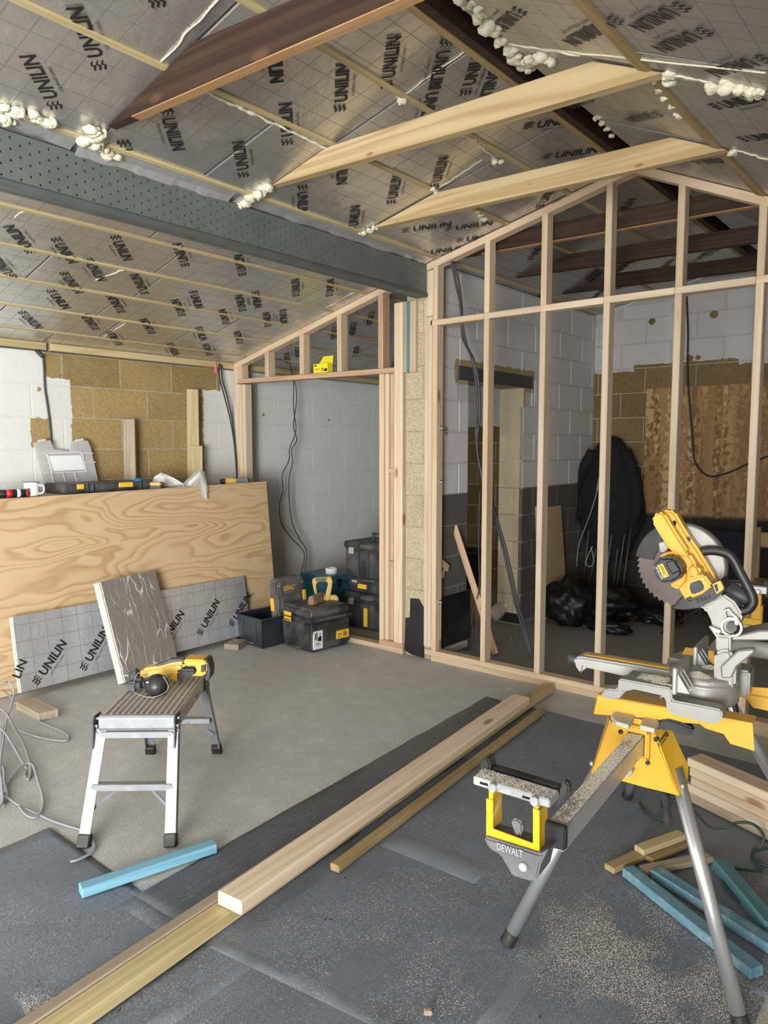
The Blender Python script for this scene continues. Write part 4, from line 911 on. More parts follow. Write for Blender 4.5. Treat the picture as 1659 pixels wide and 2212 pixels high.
# stickers on the side that faces the saw (+a side)
sO = K-a1*.0045*1.0+b1*(lb*.05)+Z*.02
MB().obox(K+a1*.004+b1*(lb*.17)+Z*.095, a1, b1, Z, .012, .085, .135).build('sticker', M['white_paper'], tb, .001)
lettering('sticker_print', [('poly', [(.012, .07), (.022, .07), (.022, .12), (.012, .12)]), ('poly', [(.026, .06), (.034, .06), (.034, .125), (.026, .125)]), ('poly', [(.040, .055), (.072, .055), (.072, .085), (.058, .10), (.05, .085), (.04, .09)]), ('poly', [(.052, .104), (.066, .104), (.059, .118)]), ('poly', [(.016, .035), (.06, .035), (.06, .041), (.016, .041)]), ('poly', [(.016, .024), (.07, .024), (.07, .027), (.016, .027)])], K-a1*.0022+b1*(lb*.17-.0425)+Z*.03, b1, Z, M['ink'], tb, .0004)
MB().obox(K+a1*.004+b1*(lb*.78)+Z*.10, a1, b1, Z, .012, .12, .062).build('yellow_sticker', M['label_y'], tb, .001)
lettering('sticker_print', [('poly', [(.01+i*.0, .03), (.05, .03), (.05, .036), (.01, .036)]) for i in range(1)]+[('poly', [(.065+i*.006, .012), (.0685+i*.006, .012), (.0685+i*.006, .05), (.065+i*.006, .05)]) for i in range(6)]+[('poly', [(.01, .015), (.04, .015), (.04, .019), (.01, .019)])], K-a1*.0022+b1*(lb*.78-.06)+Z*.069, b1, Z, M['ink'], tb, .0004)
# brush and the yellow handled tool on the lid
zt = zT+.031
P = V((*vp(690, 1322, c).xy, zt)); P = c+b1*(-.03)+a1*(-.02)+Z*zt
br = thing('dust_brush', 'worn hand brush with brown bristles lying on the tool box lid', 'brush', P)
d = (RT*.35+FWH*.9).normalized(); s_ = Z.cross(d)
MB().obox(P+d*.02+Z*.055, d, s_, Z, .16, .045, .022).build('back', M['pine_old'], br, .006, 2)
m = MB(); random.seed(5)
for i in range(9):
    for j in range(4):
        q = P+d*(-.05+i*.0165)+s_*(-.018+j*.012); m.bar(q+Z*.046, q+Z*.003+d*random.uniform(-.006, .006)+s_*random.uniform(-.008, .008), .012, .010, d)
m.build('bristles', M['bristle'], br)
MB().tube([P+d*.09+Z*.055, P+d*.13+Z*.05, P+d*.19+Z*.03], .012, 8).build('handle', M['pine_old'], br)
P2 = c+b1*(.115)+a1*(.03)+Z*zt; tl = thing('power_tool', 'dusty tool with arched yellow handle standing on the tool box behind the brush', 'power tool', P2)
trace('handle', [(675, 1262), (674, 1252), (680, 1249), (708, 1247), (714, 1246), (718, 1256), (716, 1272), (710, 1300), (702, 1298), (704, 1280), (709, 1260), (705, 1256), (687, 1257), (682, 1262), (684, 1280), (686, 1290), (682, 1292), (678, 1276)], P2, .035, M['yellow_dull'], tl, .006, 2)
trace('body', [(680, 1288), (706, 1286), (712, 1304), (706, 1316), (684, 1316)], P2, .05, M['yellow_dull'], tl, .006, 2, .004)
trace('motor', [(710, 1286), (728, 1287), (731, 1296), (729, 1306), (714, 1308)], P2, .05, M['yellow_dull'], tl, .008, 2, .012)
trace('grip', [(681, 1250), (706, 1248), (705, 1255), (682, 1257)], P2, .039, M['grey_dusty'], tl, .003, 1, -.002)
# open crate
C = fl(567, 1402); CL = fl(512, 1385); a2 = (CL-C).normalized(); b2 = Z.cross(a2); b2 = b2 if b2.y > 0 else -b2; la2 = (CL-C).length; lb2 = .33
hz = vp(570, 1339, C).z; cc = C+a2*la2/2+b2*lb2/2; cr = thing('open_crate', 'open black plastic crate without lid in front of the plywood', 'crate', cc)
m = MB(); t = .006
for q, l, ax_, ay_ in ((cc-b2*(lb2/2-t/2), la2, a2, b2), (cc+b2*(lb2/2-t/2), la2, a2, b2), (cc-a2*(la2/2-t/2), lb2, b2, a2), (cc+a2*(la2/2-t/2), lb2, b2, a2)): m.obox(q+Z*(hz/2+.002), ax_, ay_, Z, l, t, hz-.004)
m.obox(cc+Z*.008, a2, b2, Z, la2-.004, lb2-.004, .008); m.build('walls', M['black_navy'], cr)
m = MB()
for q, l, ax_, ay_ in ((cc-b2*(lb2/2), la2+.02, a2, b2), (cc+b2*(lb2/2), la2+.02, a2, b2), (cc-a2*(la2/2), lb2+.02, b2, a2), (cc+a2*(la2/2), lb2+.02, b2, a2)): m.obox(q+Z*(hz-.005), ax_, ay_, Z, l, .016, .012)
m.build('rim', M['black_navy'], cr, .003)
MB().obox(C+a2*(la2*.45)-b2*.004+Z*.022, a2, b2, Z, .09, .012, .014).build('grip', M['grey_dusty'], cr, .003)
for k in (.25, .75): MB().obox(C+a2*(la2*k)-b2*.002+Z*(hz*.5), a2, b2, Z, .010, .006, hz*.8).build('rib', M['black_navy'], cr, .002)
# upright case lid
LX = -4.13; cs = thing('case_lid', 'dusty grey tool case lid with yellow catches standing upright beside the open crate', 'case', (LX-.05, 3.84, .17))
lu = V((-.03, -.02, .335)).normalized(); ld = Y; lO = V((LX, 3.71, .165)); lu = (lu-ld*lu.dot(ld)).normalized(); ln = ld.cross(lu)
ext('shell', [(.0, .02), (.02, 0), (.27, 0), (.29, .02), (.295, .31), (.27, .335), (.03, .335), (.004, .31)], lO-ln*.085, ld, lu, .085, M['grey_dusty'], cs, .012, 2)
ext('panel', [(.03, .20), (.265, .20), (.265, .31), (.03, .31)], lO-ln*.004, ld, lu, .010, M['grey_dusty'], cs, .006)
ext('recess_frame', [(.05, .045), (.25, .045), (.25, .18), (.05, .18)], lO-ln*.004, ld, lu, .009, M['grey_dusty'], cs, .006); ext('recess', [(.07, .075), (.22, .085), (.22, .13), (.07, .125)], lO, ld, lu, .0062, M['black'], cs, .002)
lettering('case_print', [('DEWALT', .07, .235, .12, .036, .02)], lO, ld, lu, M['label_y'], cs, .0068)
for q, s in ((lO-ln*.045-ld*.008+lu*.14, 1), (lO+ld*.285+lu*.165+ln*.003, 0)):
    MB().obox(q, ln if s else ld, lu, ld if s else ln, .036 if s else .03, .10, .014).build('catch', M['label_y'], cs, .003)
for q in ((.02, .05), (.02, .28), (.275, .05), (.275, .28)): MB().cyl(lO+ld*q[0]+lu*q[1], lO+ld*q[0]+lu*q[1]+ln*.004, .007, 10).build('rivet', M['clip'], cs)
# teal case with tape roll
tc = thing('teal_case', 'dark teal tool case behind the tool boxes against the white wall', 'case', (-4.28, 4.52, 0))
MB().box(-4.56, -4.19, 4.34, 4.66, .004, .37).build('body', M['teal_case'], tc, .015, 2); MB().box(-4.565, -4.185, 4.335, 4.665, .372, .425).build('lid', M['teal_case'], tc, .018, 2)
for y in (4.40, 4.58): MB().box(-4.19, -4.178, y, y+.06, .33, .40).build('latch', M['black'], tc, .003)
o = MB().lathe((-4.30, 4.47, .4265), [(.03, 0), (.052, 0), (.052, .05), (.03, .05), (.03, 0)], n=28).build('tape_roll', M['white_paper']); tag(o, 'roll of white tape lying on the teal case', 'tape roll')
# stack of black boxes behind the jamb
def crate(label, x0, x1, y0, y1, z0, z1, grp, yellow=None, handle=False):
    t = thing('stacked_box', label, 'tool box', ((x0+x1)/2, (y0+y1)/2, z0), grp); h = z1-z0
    rbox(MB(), ((x0+x1)/2, (y0+y1)/2, 0), X, Y, x1-x0, y1-y0, z0+.002, z0+h*.78, .96).build('body', M['black_dusty'], t, .012, 2)
    MB().box(x0-.008, x1+.008, y0-.008, y1+.008, z0+h*.79, z1-.002).build('lid', M['black_dusty'], t, .012, 2)
    for f in (.12, .78): MB().box(x0+(x1-x0)*f, x0+(x1-x0)*f+.055, y0-.020, y0-.006, z0+h*.66, z0+h*.84).build('clip', M['clip'], t, .004)
    for f in (.3, .5, .68): MB().box(x0+(x1-x0)*f, x0+(x1-x0)*f+.012, y0-.008, y0+.01, z0+.02, z0+h*.74).build('rib', M['black_dusty'], t, .003)
    MB().box(x0+(x1-x0)*.36, x0+(x1-x0)*.62, y0-.016, y0-.006, z0+h*.84, z0+h*.95).build('badge', M['grey_dusty'], t, .003)
    if yellow: MB().box(*yellow, y0-.012, y0+.004, *(z0+h*.10, z0+h*.62) if yellow[1]-yellow[0] < .05 else (z0+h*.30, z0+h*.60)).build('yellow_label', M['label_y'], t, .002)
    if handle: MB().tube([(x0+.22, y0+.12, z1-.01), (x0+.22, y0+.12, z1+.05), (x0+.235, y0+.12, z1+.062), (x1-.04, y0+.12, z1+.062)], .012, 8, 1, 3).build('handle', M['black_dusty'], t)
crate('black tool box at the bottom of the stack behind the door jamb', -4.14, -3.62, 4.46, 4.85, .0, .30, 'stacked tool boxes', (-3.92, -3.885))
crate('shallow black organiser with yellow latch in the middle of the stack', -4.12, -3.62, 4.48, 4.84, .30, .425, 'stacked tool boxes', (-4.0, -3.91))
crate('tall black tool box with handle on top of the stack', -4.14, -3.62, 4.46, 4.85, .425, .725, 'stacked tool boxes', None, True)

# ------------------------------------------------------------ step platform
e = V((-.655, .755, 0)).normalized(); wv = V((.755, .655, 0)); fc = V((-2.711, 1.734, 0))
st = thing('step_platform', 'folding aluminium step platform with ribbed top standing on the concrete', 'step platform', fc)
PL, PW, PZ = .275, .148, .452
def sp_(s, w_, z): return fc+e*s+wv*w_+Z*z
MB().obox(sp_(0, 0, PZ-.012), e, wv, Z, 2*PL-.03, 2*PW, .016).build('deck', M['alu_tread'], st)
for i in range(12): MB().obox(sp_(0, -PW+.018+i*.0237, PZ-.003), e, wv, Z, 2*PL-.034, .011, .010).build('rib', M['alu_tread'], st, .002)
for s in (-1, 1):
    w0 = [(0, 0), (0, -.058), (.012, -.064), (.016, -.05), (.016, -.012), (.010, -.002)]
    ext('end_rail', [(x*1.4, z) for x, z in w0], sp_(s*(PL-.018), -PW if s > 0 else PW, PZ+.002), e*s, Z, 2*PW, M['alu'], st, .002)
    MB().obox(sp_(0, s*PW, PZ-.035), e, wv, Z, 2*PL-.05, .012, .055).build('side_rail', M['alu_tread'], st, .002)
for s in (-1, 1):
    tops = {}
    for w_ in (-1, 1):
        top = sp_(s*(PL-.008), w_*(PW-.008), PZ-.055); foot = sp_(s*.440, w_*.163, .0)
        dv = (foot-top).normalized(); ft = foot-dv*.045
        m = MB().bar(top, ft, .042, .006, e*s); m.bar(top-e*s*.016, ft-e*s*.016, .006, .034, e*s) if False else None
        o1 = MB().bar(top, ft, .040, .005, e*s).bar(top+wv*w_*.018-e*s*.014, ft+wv*w_*.018-e*s*.014, .005, .030, e*s).build('leg', M['alu'], st)
        MB().bar(ft+dv*-.004-e*s*.010, foot-e*s*.010, .046, .038, e*s).build('foot', M['rubber'], o1, .004)
        tops[w_] = (top, ft, dv)
        hc = sp_(s*(PL-.03), w_*(PW+.010), PZ-.035)
        ext('hinge_plate', [(-.035, .030), (.030, .034), (.046, .01), (.060, -.085), (.035, -.095), (-.005, -.04), (-.035, -.03)], hc-wv*.003, e*s, Z, .006, M['black'], st, .001)
        mm = MB()
        for q in ((-.015, .015), (.015, .02), (.0, -.01), (.03, -.005), (.03, -.035), (.04, -.065), (.02, -.03)): mm.cyl(hc+e*s*q[0]+Z*q[1]-wv*.0062, hc+e*s*q[0]+Z*q[1]+wv*.0062, .0055, 8)
        mm.build('hinge_rivets', M['clip'], st)
        for z in (.06, .56): MB().cyl(top.lerp(ft, z)+e*s*.002, top.lerp(ft, z)+e*s*.0055, .0065, 10).build('rivet', M['cast'], o1)
    for k, h in ((.06, .026), (.56, .026)):
        A = tops[-1][0].lerp(tops[-1][1], k); B = tops[1][0].lerp(tops[1][1], k)
        MB().bar(A-e*s*.012, B-e*s*.012, .034, h, Z).build('cross_bar', M['alu'], st, .002)
    for w_ in (-1, 1):
        A = tops[w_][0].lerp(tops[w_][1], .80)-e*s*.016; B = tops[w_][0].lerp(tops[w_][1], .57)-wv*w_*.10-e*s*.03
        MB().bar(A, B, .004, .014, Z).build('brace', M['alu'], st)
sO = sp_(.02, PW+.0066, PZ-.056); lettering('sticker', [('poly', [(0, 0), (.11, 0), (.11, .036), (0, .036)])], sO, e, Z, M['white_paper'], st, -.0004) if False else MB().obox(sO+e*.055+Z*.020, e, wv, Z, .11, .002, .036).build('sticker', M['white_paper'], st)
lettering('sticker_print', [('poly', [(.008+i*.016, .004+(i % 2)*.012), (.018+i*.016, .004+(i % 2)*.012), (.018+i*.016, .018+(i % 2)*.012), (.008+i*.016, .018+(i % 2)*.012)]) for i in range(6)], sO+e*.108+wv*.0014+Z*.002, -e, Z, M['ink_grey'], st, -.0006)
# combi drill lying on its side and ear defenders
P = fl(372, 1478, PZ+.003); dr = thing('cordless_drill', 'yellow and black cordless drill lying on the step platform', 'drill', P)
ba = P+FWH*.045
trace('motor_housing', [(298, 1458), (304, 1446), (330, 1442), (352, 1438), (372, 1432), (398, 1430), (398, 1448), (384, 1455), (372, 1462), (345, 1466), (300, 1474)], ba, .075, M['yellow_dull'], dr, .014, 3, -.03)
trace('top_cover', [(330, 1440), (352, 1432), (366, 1426), (398, 1425), (398, 1431), (372, 1434), (340, 1443)], ba, .05, M['black_dusty'], dr, .006, 2, -.02)
trace('handle', [(384, 1448), (398, 1446), (422, 1446), (424, 1456), (406, 1466), (398, 1472), (384, 1472), (372, 1470), (372, 1460)], ba, .045, M['black'], dr, .010, 2, -.035)
trace('trigger_guard', [(370, 1452), (386, 1450), (386, 1473), (372, 1472), (366, 1462)], ba, .06, M['yellow'], dr, .008, 2, -.042)
trace('battery_base', [(396, 1425), (441, 1426), (446, 1431), (446, 1452), (440, 1461), (412, 1461), (424, 1455), (424, 1443), (420, 1438), (402, 1440), (396, 1434)], ba, .085, M['yellow'], dr, .008, 2, -.035)
trace('battery_pack', [(444, 1424), (450, 1428), (455, 1446), (454, 1466), (446, 1474), (441, 1466), (446, 1452), (446, 1431), (441, 1426)], ba, .08, M['black_dusty'], dr, .004, 1, -.032)
trace('battery_button', [(434, 1438), (444, 1436), (443, 1451), (434, 1453)], ba, .01, M['black'], dr, .002, 1, -.040)
c0 = vp(294, 1460, ba); c1 = vp(281, 1461, ba); MB().cyl(vp(299, 1459, ba), c0, .034, 20, .033).build('collar', M['grey_dusty'], dr, .004); MB().cyl(c0, c1, .031, 20, .020).build('chuck', M['black_dusty'], dr, .003); MB().cyl(c1, vp(267, 1458, ba), .003, 8).build('drill_bit', M['legtube'], dr)
P = fl(338, 1500, PZ+.003); ed = thing('ear_defenders', 'black ear defenders with thin wire band lying on the step platform', 'ear defenders', P)
cup = MB(); Q = P+Z*.042; nrm = (-FWH*.82+Z*.57).normalized()
cup.lathe(Q-nrm*.018, [(0, -.004), (.046, -.004), (.050, .004), (.047, .022), (.038, .040), (.022, .051), (0, .055)], nrm, 28); c_ = cup.build('ear_cup', M['black'], ed)
lettering('cup_print', [('poly', [(-.028, .004), (-.018, .004), (-.018, .010), (-.028, .010)]), ('poly', [(-.012, .008), (-.004, .008), (-.004, .014), (-.012, .014)]), ('poly', [(-.016, -.006), (-.006, -.006), (-.006, .0), (-.016, .0)]), ('poly', [(-.002, -.004), (.008, -.004), (.008, .002), (-.002, .002)])], Q+nrm*.036-RT*.006-Z*.008, RT, nrm.cross(RT), M['white_paper'], ed, .0)
MB().lathe(Q-nrm*.020, [(.030, -.016), (.046, -.014), (.050, -.002), (.046, .002)], nrm, 24).build('cushion', M['rubber'], ed)
Q2 = fl(300, 1490, PZ)+Z*.03; MB().obox(Q2, RT, FWH, Z, .06, .06, .05).build('second_cup', M['black'], ed, .015, 3); MB().obox(Q2-RT*.02-FWH*.02+Z*-.004, RT, FWH, Z, .045, .035, .04).build('pad', M['black_dusty'], ed, .008, 2)
MB().tube([Q+nrm*.02+RT*.035+Z*.03, Q+RT*.054-FWH*.01, Q+RT*.045-FWH*.03-Z*.025, P-FWH*.055+Z*.006-RT*.01, Q2-FWH*.05-Z*.026, Q2-FWH*.035-Z*.012-RT*.012], .0016, 6).build('wire_band', M['clip'], ed)
MB().tube([Q+nrm*.02-RT*.01+Z*.042, Q-RT*.05+Z*.035, Q2+RT*.0+Z*.045, Q2-RT*.012-FWH*.03+Z*.01], .0016, 6).build('wire_band', M['clip'], ed)

# ------------------------------------------------------------ loose grey cables at the left edge
def fpath(pts, lift=None): return [fl(x, y, z) for x, y, z in pts]
cable('cable_tangle', [
    fpath([(-60, 1500, .05), (0, 1478, .16), (18, 1474, .16), (30, 1495, .12), (22, 1530, .06), (8, 1565, .02), (2, 1600, .03), (-2, 1640, .02), (4, 1690, .01), (8, 1740, .01)]),
    fpath([(-40, 1490, .05), (8, 1494, .05), (40, 1525, .02), (85, 1558, .01), (130, 1578, .01), (147, 1590, .012), (140, 1600, .01), (100, 1596, .01), (60, 1585, .01), (40, 1575, .03)]),
    fpath([(-40, 1515, .1), (8, 1535, .08), (32, 1575, .05), (50, 1605, .03), (62, 1640, .02), (66, 1668, .012), (60, 1684, .008), (54, 1676, .01), (58, 1664, .01)]),
    fpath([(-40, 1545, .1), (4, 1575, .08), (28, 1610, .05), (48, 1645, .02), (58, 1660, .01)]),
    fpath([(-60, 1600, .03), (2, 1650, .03), (10, 1690, .02), (16, 1718, .01), (8, 1735, .01)]),
    fpath([(-60, 1760, .02), (0, 1742, .02), (4, 1700, .03), (0, 1660, .05), (4, 1620, .06), (14, 1560, .06), (26, 1520, .09), (30, 1500, .11)])],
    .0062, M['cable_light'], 'tangle of flat grey mains cable loops on the floor at the left edge', .6)
cable('flat_cable', [fpath([(-40, 1690, .012), (12, 1720, .012), (40, 1738, .012), (80, 1757, .010), (120, 1775, .010), (165, 1789, .008), (190, 1800, .010), (204, 1825, .010), (196, 1842, .012), (170, 1856, .014), (152, 1861, .014)])], .0075, M['cable_light'], 'pale flat cable running along the floor to the left foot of the step platform', .45)
cable('cable_loop', [fpath([(8, 1712, .012), (20, 1685, .012), (50, 1652, .02), (70, 1652, .02), (80, 1680, .014), (92, 1720, .012), (90, 1750, .012), (72, 1766, .014), (52, 1755, .014), (42, 1742, .018)])], .0062, M['cable_light'], 'single open loop of grey cable on the concrete left of the step platform', .6)
# ------------------------------------------------------------ mitre saw on its stand
SO = V((-.75, 2.0, 0)); SU = V((-math.sin(.09), math.cos(.09), 0)); SV = V((math.cos(.09), math.sin(.09), 0))
def S(v, u, z): return SO+SV*v+SU*u+Z*z
def sq(px, py, u):
    P = onplane(px, py, SU, SU.dot(SO)+u)-SO; return (P.dot(SV), P.z)
def strc(name, pts, u, depth, mat, parent=None, bev=.002, seg=1):
    """outline on the stand's cross plane at station u, thickened away along the stand"""
    return ext(name, [sq(x, y, u) for x, y in pts], S(0, u+depth, 0), SV, Z, depth, mat, parent, bev, seg)
def sbox(m, v0, v1, u0, u1, z0, z1): return m.obox(S((v0+v1)/2, (u0+u1)/2, (z0+z1)/2), SV, SU, Z, v1-v0, u1-u0, z1-z0)
ss = thing('saw_stand', 'yellow folding saw stand with silver legs and long dusty steel bar', 'saw stand', S(0, .4, 0))
sbox(MB(), -.002, .040, -.62, 1.42, .643, .700).build('main_bar', M['chrome'], ss, .004, 2)
sbox(MB(), -.006, .044, -.632, -.612, .652, .704).build('bar_end_cap', M['black'], ss, .004)
def bracket(u, back):
    g = 1 if not back else -1
    pts = [(-.045, .735), (-.062, .70), (-.112, .553), (-.045, .545), (.03, .543), (.134, .544), (.080, .676), (.058, .715), (.055, .737)]
    pts = [(v+.0, z) for v, z in pts]
    bk = thing if False else None
    ext('leg_bracket', pts, S(0, u+.004 if not back else u, 0), SV, Z, .004, M['yellow_metal'], ss, .001)
    for s in (-1, 1):
        v0, v1 = (.058, .134) if s > 0 else (-.062, -.112); q = [S(v0, u, .715), S(v1, u, .546), S(v1+s*.010, u+g*.05, .558), S(v1+s*.004, u+g*.085, .60), S(v0+s*.030, u+g*.08, .700)]
        m = MB(); n = len(q); m.add(q+[p-SV*s*.004 for p in q], [tuple(range(n)), tuple(range(n, 2*n))[::-1]]+[(i, (i+1) % n, n+(i+1) % n, n+i) for i in range(n)]); pl = m.build('side_plate', M['yellow_metal'], ss)
        if not back:
            for f, h in ((.28, .028), (.62, .04)):
                c_ = q[0].lerp(q[1], .25+f*.6)+SU*h; MB().cyl(c_-SV*s*.001, c_+SV*s*.0015, .0075, 10).build('slot', M['hole'], pl)
            c_ = q[1].lerp(q[2], .35)+Z*.016; MB().cyl(c_-SV*s*.004, c_+SV*s*.006, .008, 12).build('rivet', M['chrome'], pl)
bracket(0, False); bracket(.87, True)
# collar round the bar and clamp shelf
for v0, v1, z0, z1 in ((-.016, -.004, .628, .722), (.042, .054, .628, .722), (-.016, .054, .702, .722), (-.016, .054, .628, .641)): sbox(MB(), v0, v1, -.022, .004, z0, z1).build('collar', M['yellow_metal'], ss, .004, 2)
for pts in ([(1319, 1544), (1352, 1526), (1378, 1530), (1366, 1556), (1358, 1566), (1330, 1558)], [(1392, 1534), (1408, 1540), (1424, 1560), (1414, 1574), (1382, 1566), (1390, 1550)]):
    q = [fl(x, y, .742) for x, y in pts]; m = MB(); n = len(q); m.add(q+[p-Z*.014 for p in q], [tuple(range(n)), tuple(range(n, 2*n))[::-1]]+[(i, (i+1) % n, n+(i+1) % n, n+i) for i in range(n)]); m.build('clamp_shelf', plain('dusty_clamp', (.55, .50, .43), .6, .3, dust=.5) if pts[0][0] < 1320 else bpy.data.materials['dusty_clamp'], ss, .002)
for v, z in ((-.03, .69), (.068, .69), (.048, .618), (.0, .60)):
    MB().cyl(S(v, -.005, z), S(v, .006, z), .0065, 10).build('bolt', M['black'], ss)
ext('knob', [(-.016, -.010), (.012, -.020), (.020, .004), (-.004, .020), (-.018, .012)], S(-.005, -.002, .592), SV, Z, .03, M['clip'], ss, .004, 2)
# legs
def leg(top, foot):
    d = (foot-top).normalized(); l = MB().cyl(top, foot-d*.03, .0195, 20).build('leg', M['legtube'], ss)
    MB().cyl(foot-d*.045, foot-d*.004, .0215, 18, .023).build('rubber_foot', M['rubber'], l, .003)
leg(S(-.082, .055, .60), S(-.315, -.135, .008)); leg(S(.112, .045, .60), S(.330, -.098, .008))
leg(S(-.085, .83, .60), S(-.292, 1.015, .008)); leg(S(.105, .83, .60), S(.36, 1.10, .008))
strc('release_lever', [(1432, 1712), (1443, 1716), (1446, 1745), (1449, 1775), (1446, 1790), (1438, 1788), (1431, 1770), (1432, 1745), (1427, 1725)], .03, .022, M['black'], ss, .004, 2)
strc('release_lever', [(1283, 1738), (1293, 1728), (1300, 1722), (1296, 1738), (1286, 1745)], .04, .02, M['black'], ss, .003)
# near roller support
u0 = -.665
def c3(pts): return [(1000+x*.3014, 1480+y*.3014) for x, y in pts]
bu_ = u0-.012
strc('roller_bar', c3([(70, 652), (70, 715), (622, 888), (622, 822)]), bu_, .052, M['chrome'], ss, .003)
for p_ in ([(120, 690), (178, 706), (178, 726), (120, 708)], [(425, 790), (480, 806), (480, 824), (425, 808)]): strc('slot', c3(p_), bu_-.0006, .004, M['hole'], ss, 0)
for p_ in ((205, 742), (507, 838)):
    w_ = sq(*c3([p_])[0], bu_-.012); MB().cyl(S(w_[0], bu_-.012, w_[1]), S(w_[0], bu_+.002, w_[1]), .0105, 14).build('bolt', M['chrome'], ss, .002)
strc('roller', c3([(170, 600), (190, 585), (690, 735), (690, 790), (640, 800)]), u0+.045, .026, M['black'], ss, .006, 2)
strc('end_stop', c3([(112, 600), (140, 520), (175, 520), (195, 575), (190, 615), (150, 600)]), u0+.03, .035, M['black'], ss, .004, 2)
strc('end_stop', c3([(660, 885), (680, 830), (690, 760), (708, 700), (735, 685), (762, 725), (758, 780), (725, 825), (700, 870)]), bu_-.004, .02, M['black'], ss, .004, 2)
yk = c3([(165, 815), (165, 1083), (548, 1210), (548, 900), (500, 880), (500, 1135), (215, 1030), (215, 825)])
strc('yoke', yk, u0, .004, M['yellow_bright'], ss, .001)
for p_ in ([(165, 815), (165, 1083), (178, 1087), (178, 815)], [(205, 825), (205, 1030), (216, 1034), (216, 825)], [(500, 880), (500, 1135), (511, 1139), (511, 880)], [(537, 900), (537, 1206), (548, 1210), (548, 900)], [(165, 1070), (548, 1197), (548, 1210), (165, 1083)]): strc('yoke_web', c3(p_), u0+.004, .045, M['yellow_bright'], ss, .001)
for p_ in ([(182, 745), (182, 820), (214, 830), (214, 755)], [(502, 845), (502, 890), (540, 902), (540, 857)]): strc('post', c3(p_), u0+.004, .04, M['yellow_bright'], ss, .002)
mould = plain('dusty_grey_moulding', (.12, .12, .125), .6, dust=.35, scale=16)
strc('carriage', c3([(148, 1088), (155, 1130), (200, 1188), (262, 1218), (350, 1370), (490, 1412), (532, 1388), (552, 1292), (612, 1172), (560, 1210), (548, 1214)]), u0-.012, .075, mould, ss, .006, 2)
w_ = sq(*c3([(428, 1308)])[0], u0-.02); MB().cyl(S(w_[0], u0-.022, w_[1]), S(w_[0], u0-.01, w_[1]), .0095, 14).build('bolt', M['clip'], ss, .002)
strc('lock_knob', c3([(345, 965), (388, 955), (426, 1000), (426, 1055), (405, 1078), (402, 1108), (364, 1100), (370, 1060), (345, 1012)]), u0+.012, .022, M['grey_dusty'], ss, .004, 2)
dq = [S(*(lambda q_: (q_[0], u0-.0135, q_[1]))(sq(*c3([p_])[0], u0-.0135))) for p_ in ((245, 1178), (430, 1238))]
lettering('brand_print', [('DEWALT', 0, 0, (dq[1]-dq[0]).length, .016, .01)], dq[0], dq[1]-dq[0], Z, M['clip'], ss, .0004)
def sup(u, dv, dz, full=True):
    t = lambda v: v+dv
    bar_ = MB(); sbox(bar_, t(-.155), t(.057), u-.02, u+.022, .757+dz, .790+dz).build('roller_bar', M['chrome'], ss, .003)
    sbox(MB(), t(-.150), t(.052), u+.022, u+.05, .770+dz, .798+dz).build('roller', M['black'], ss, .010, 3)
    for v in (-.158, .046): ext('end_stop', [(0, 0), (.012, -.01), (.014, .05), (.010, .066), (-.002, .07), (-.006, .03)], S(t(v), u+.058, .745+dz), SV, Z, .055, M['black'], ss, .004, 2)
    ylw = M['yellow_bright']
    for v0, v1 in ((-.128, -.096), (.004, .036)): sbox(MB(), t(v0), t(v1), u-.016, u+.020, .64+dz, .757+dz).build('post', ylw, ss, .003); sbox(MB(), t(v0)-.006, t(v1)+.006, u-.014, u+.024, .625+dz, .705+dz).build('post_sleeve', ylw, ss, .003)
    sbox(MB(), t(-.134), t(.042), u-.02, u+.028, .615+dz, .645+dz).build('yoke', ylw, ss, .003)
    for v in (-.112, .022): MB().cyl(S(t(v), u-.030, .768+dz), S(t(v), u-.018, .768+dz), .011, 14).build('bolt', M['chrome'], ss, .002)
    for v in (-.145, -.035): sbox(MB(), t(v), t(v)+.035, u-.0206, u-.0196, .765+dz, .777+dz).build('slot', M['hole'], ss)
    if full:
        ext('carriage', [(-.145, .612), (-.135, .585), (-.10, .565), (-.075, .515), (.0, .500), (.025, .505), (.03, .57), (.052, .59), (.052, .616)], S(dv, u+.06, dz), SV, Z, .085, plain('dusty_grey_moulding', (.20, .20, .21), .6, dust=.4, scale=16), ss, .006, 2)
        lettering('brand_print', [('DEWALT', -.115, .586, .10, .020, .01)], S(dv, u-.025, dz), SV, Z, M['grey_dusty'], ss, .0012)
        MB().cyl(S(-.012, u-.034, .535), S(-.012, u-.022, .535), .010, 14).build('bolt', M['clip'], ss, .002)
        ext('lock_knob', [(-.016, -.03), (.012, -.03), (.014, .002), (.020, .03), (.006, .042), (-.014, .04), (-.020, .02)], S(-.045, u+.01, .668), SV, Z, .026, M['grey_dusty'], ss, .005, 2)
sup(1.46, .10, .11, False)
# rails that carry the saw
nr = [(1291, 1500), (1282, 1543), (1400, 1552), (1468, 1561), (1511, 1564), (1524, 1574), (1563, 1586), (1577, 1607), (1614, 1618), (1630, 1623), (1626, 1562)]
strc('mounting_rail', nr, .012, .004, M['yellow_metal'], ss, .001)
a_ = [sq(1291, 1500, .012), sq(1626, 1562, .012)]
MB().add([S(a_[0][0], .012, a_[0][1]), S(a_[1][0], .012, a_[1][1]), S(a_[1][0], .075, a_[1][1]), S(a_[0][0], .075, a_[0][1])]+[S(a_[0][0], .012, a_[0][1]-.004), S(a_[1][0], .012, a_[1][1]-.004), S(a_[1][0], .075, a_[1][1]-.004), S(a_[0][0], .075, a_[0][1]-.004)], [(0, 1, 2, 3), (7, 6, 5, 4), (0, 4, 5, 1), (1, 5, 6, 2), (2, 6, 7, 3), (3, 7, 4, 0)]).build('rail_flange', M['yellow_metal'], ss)
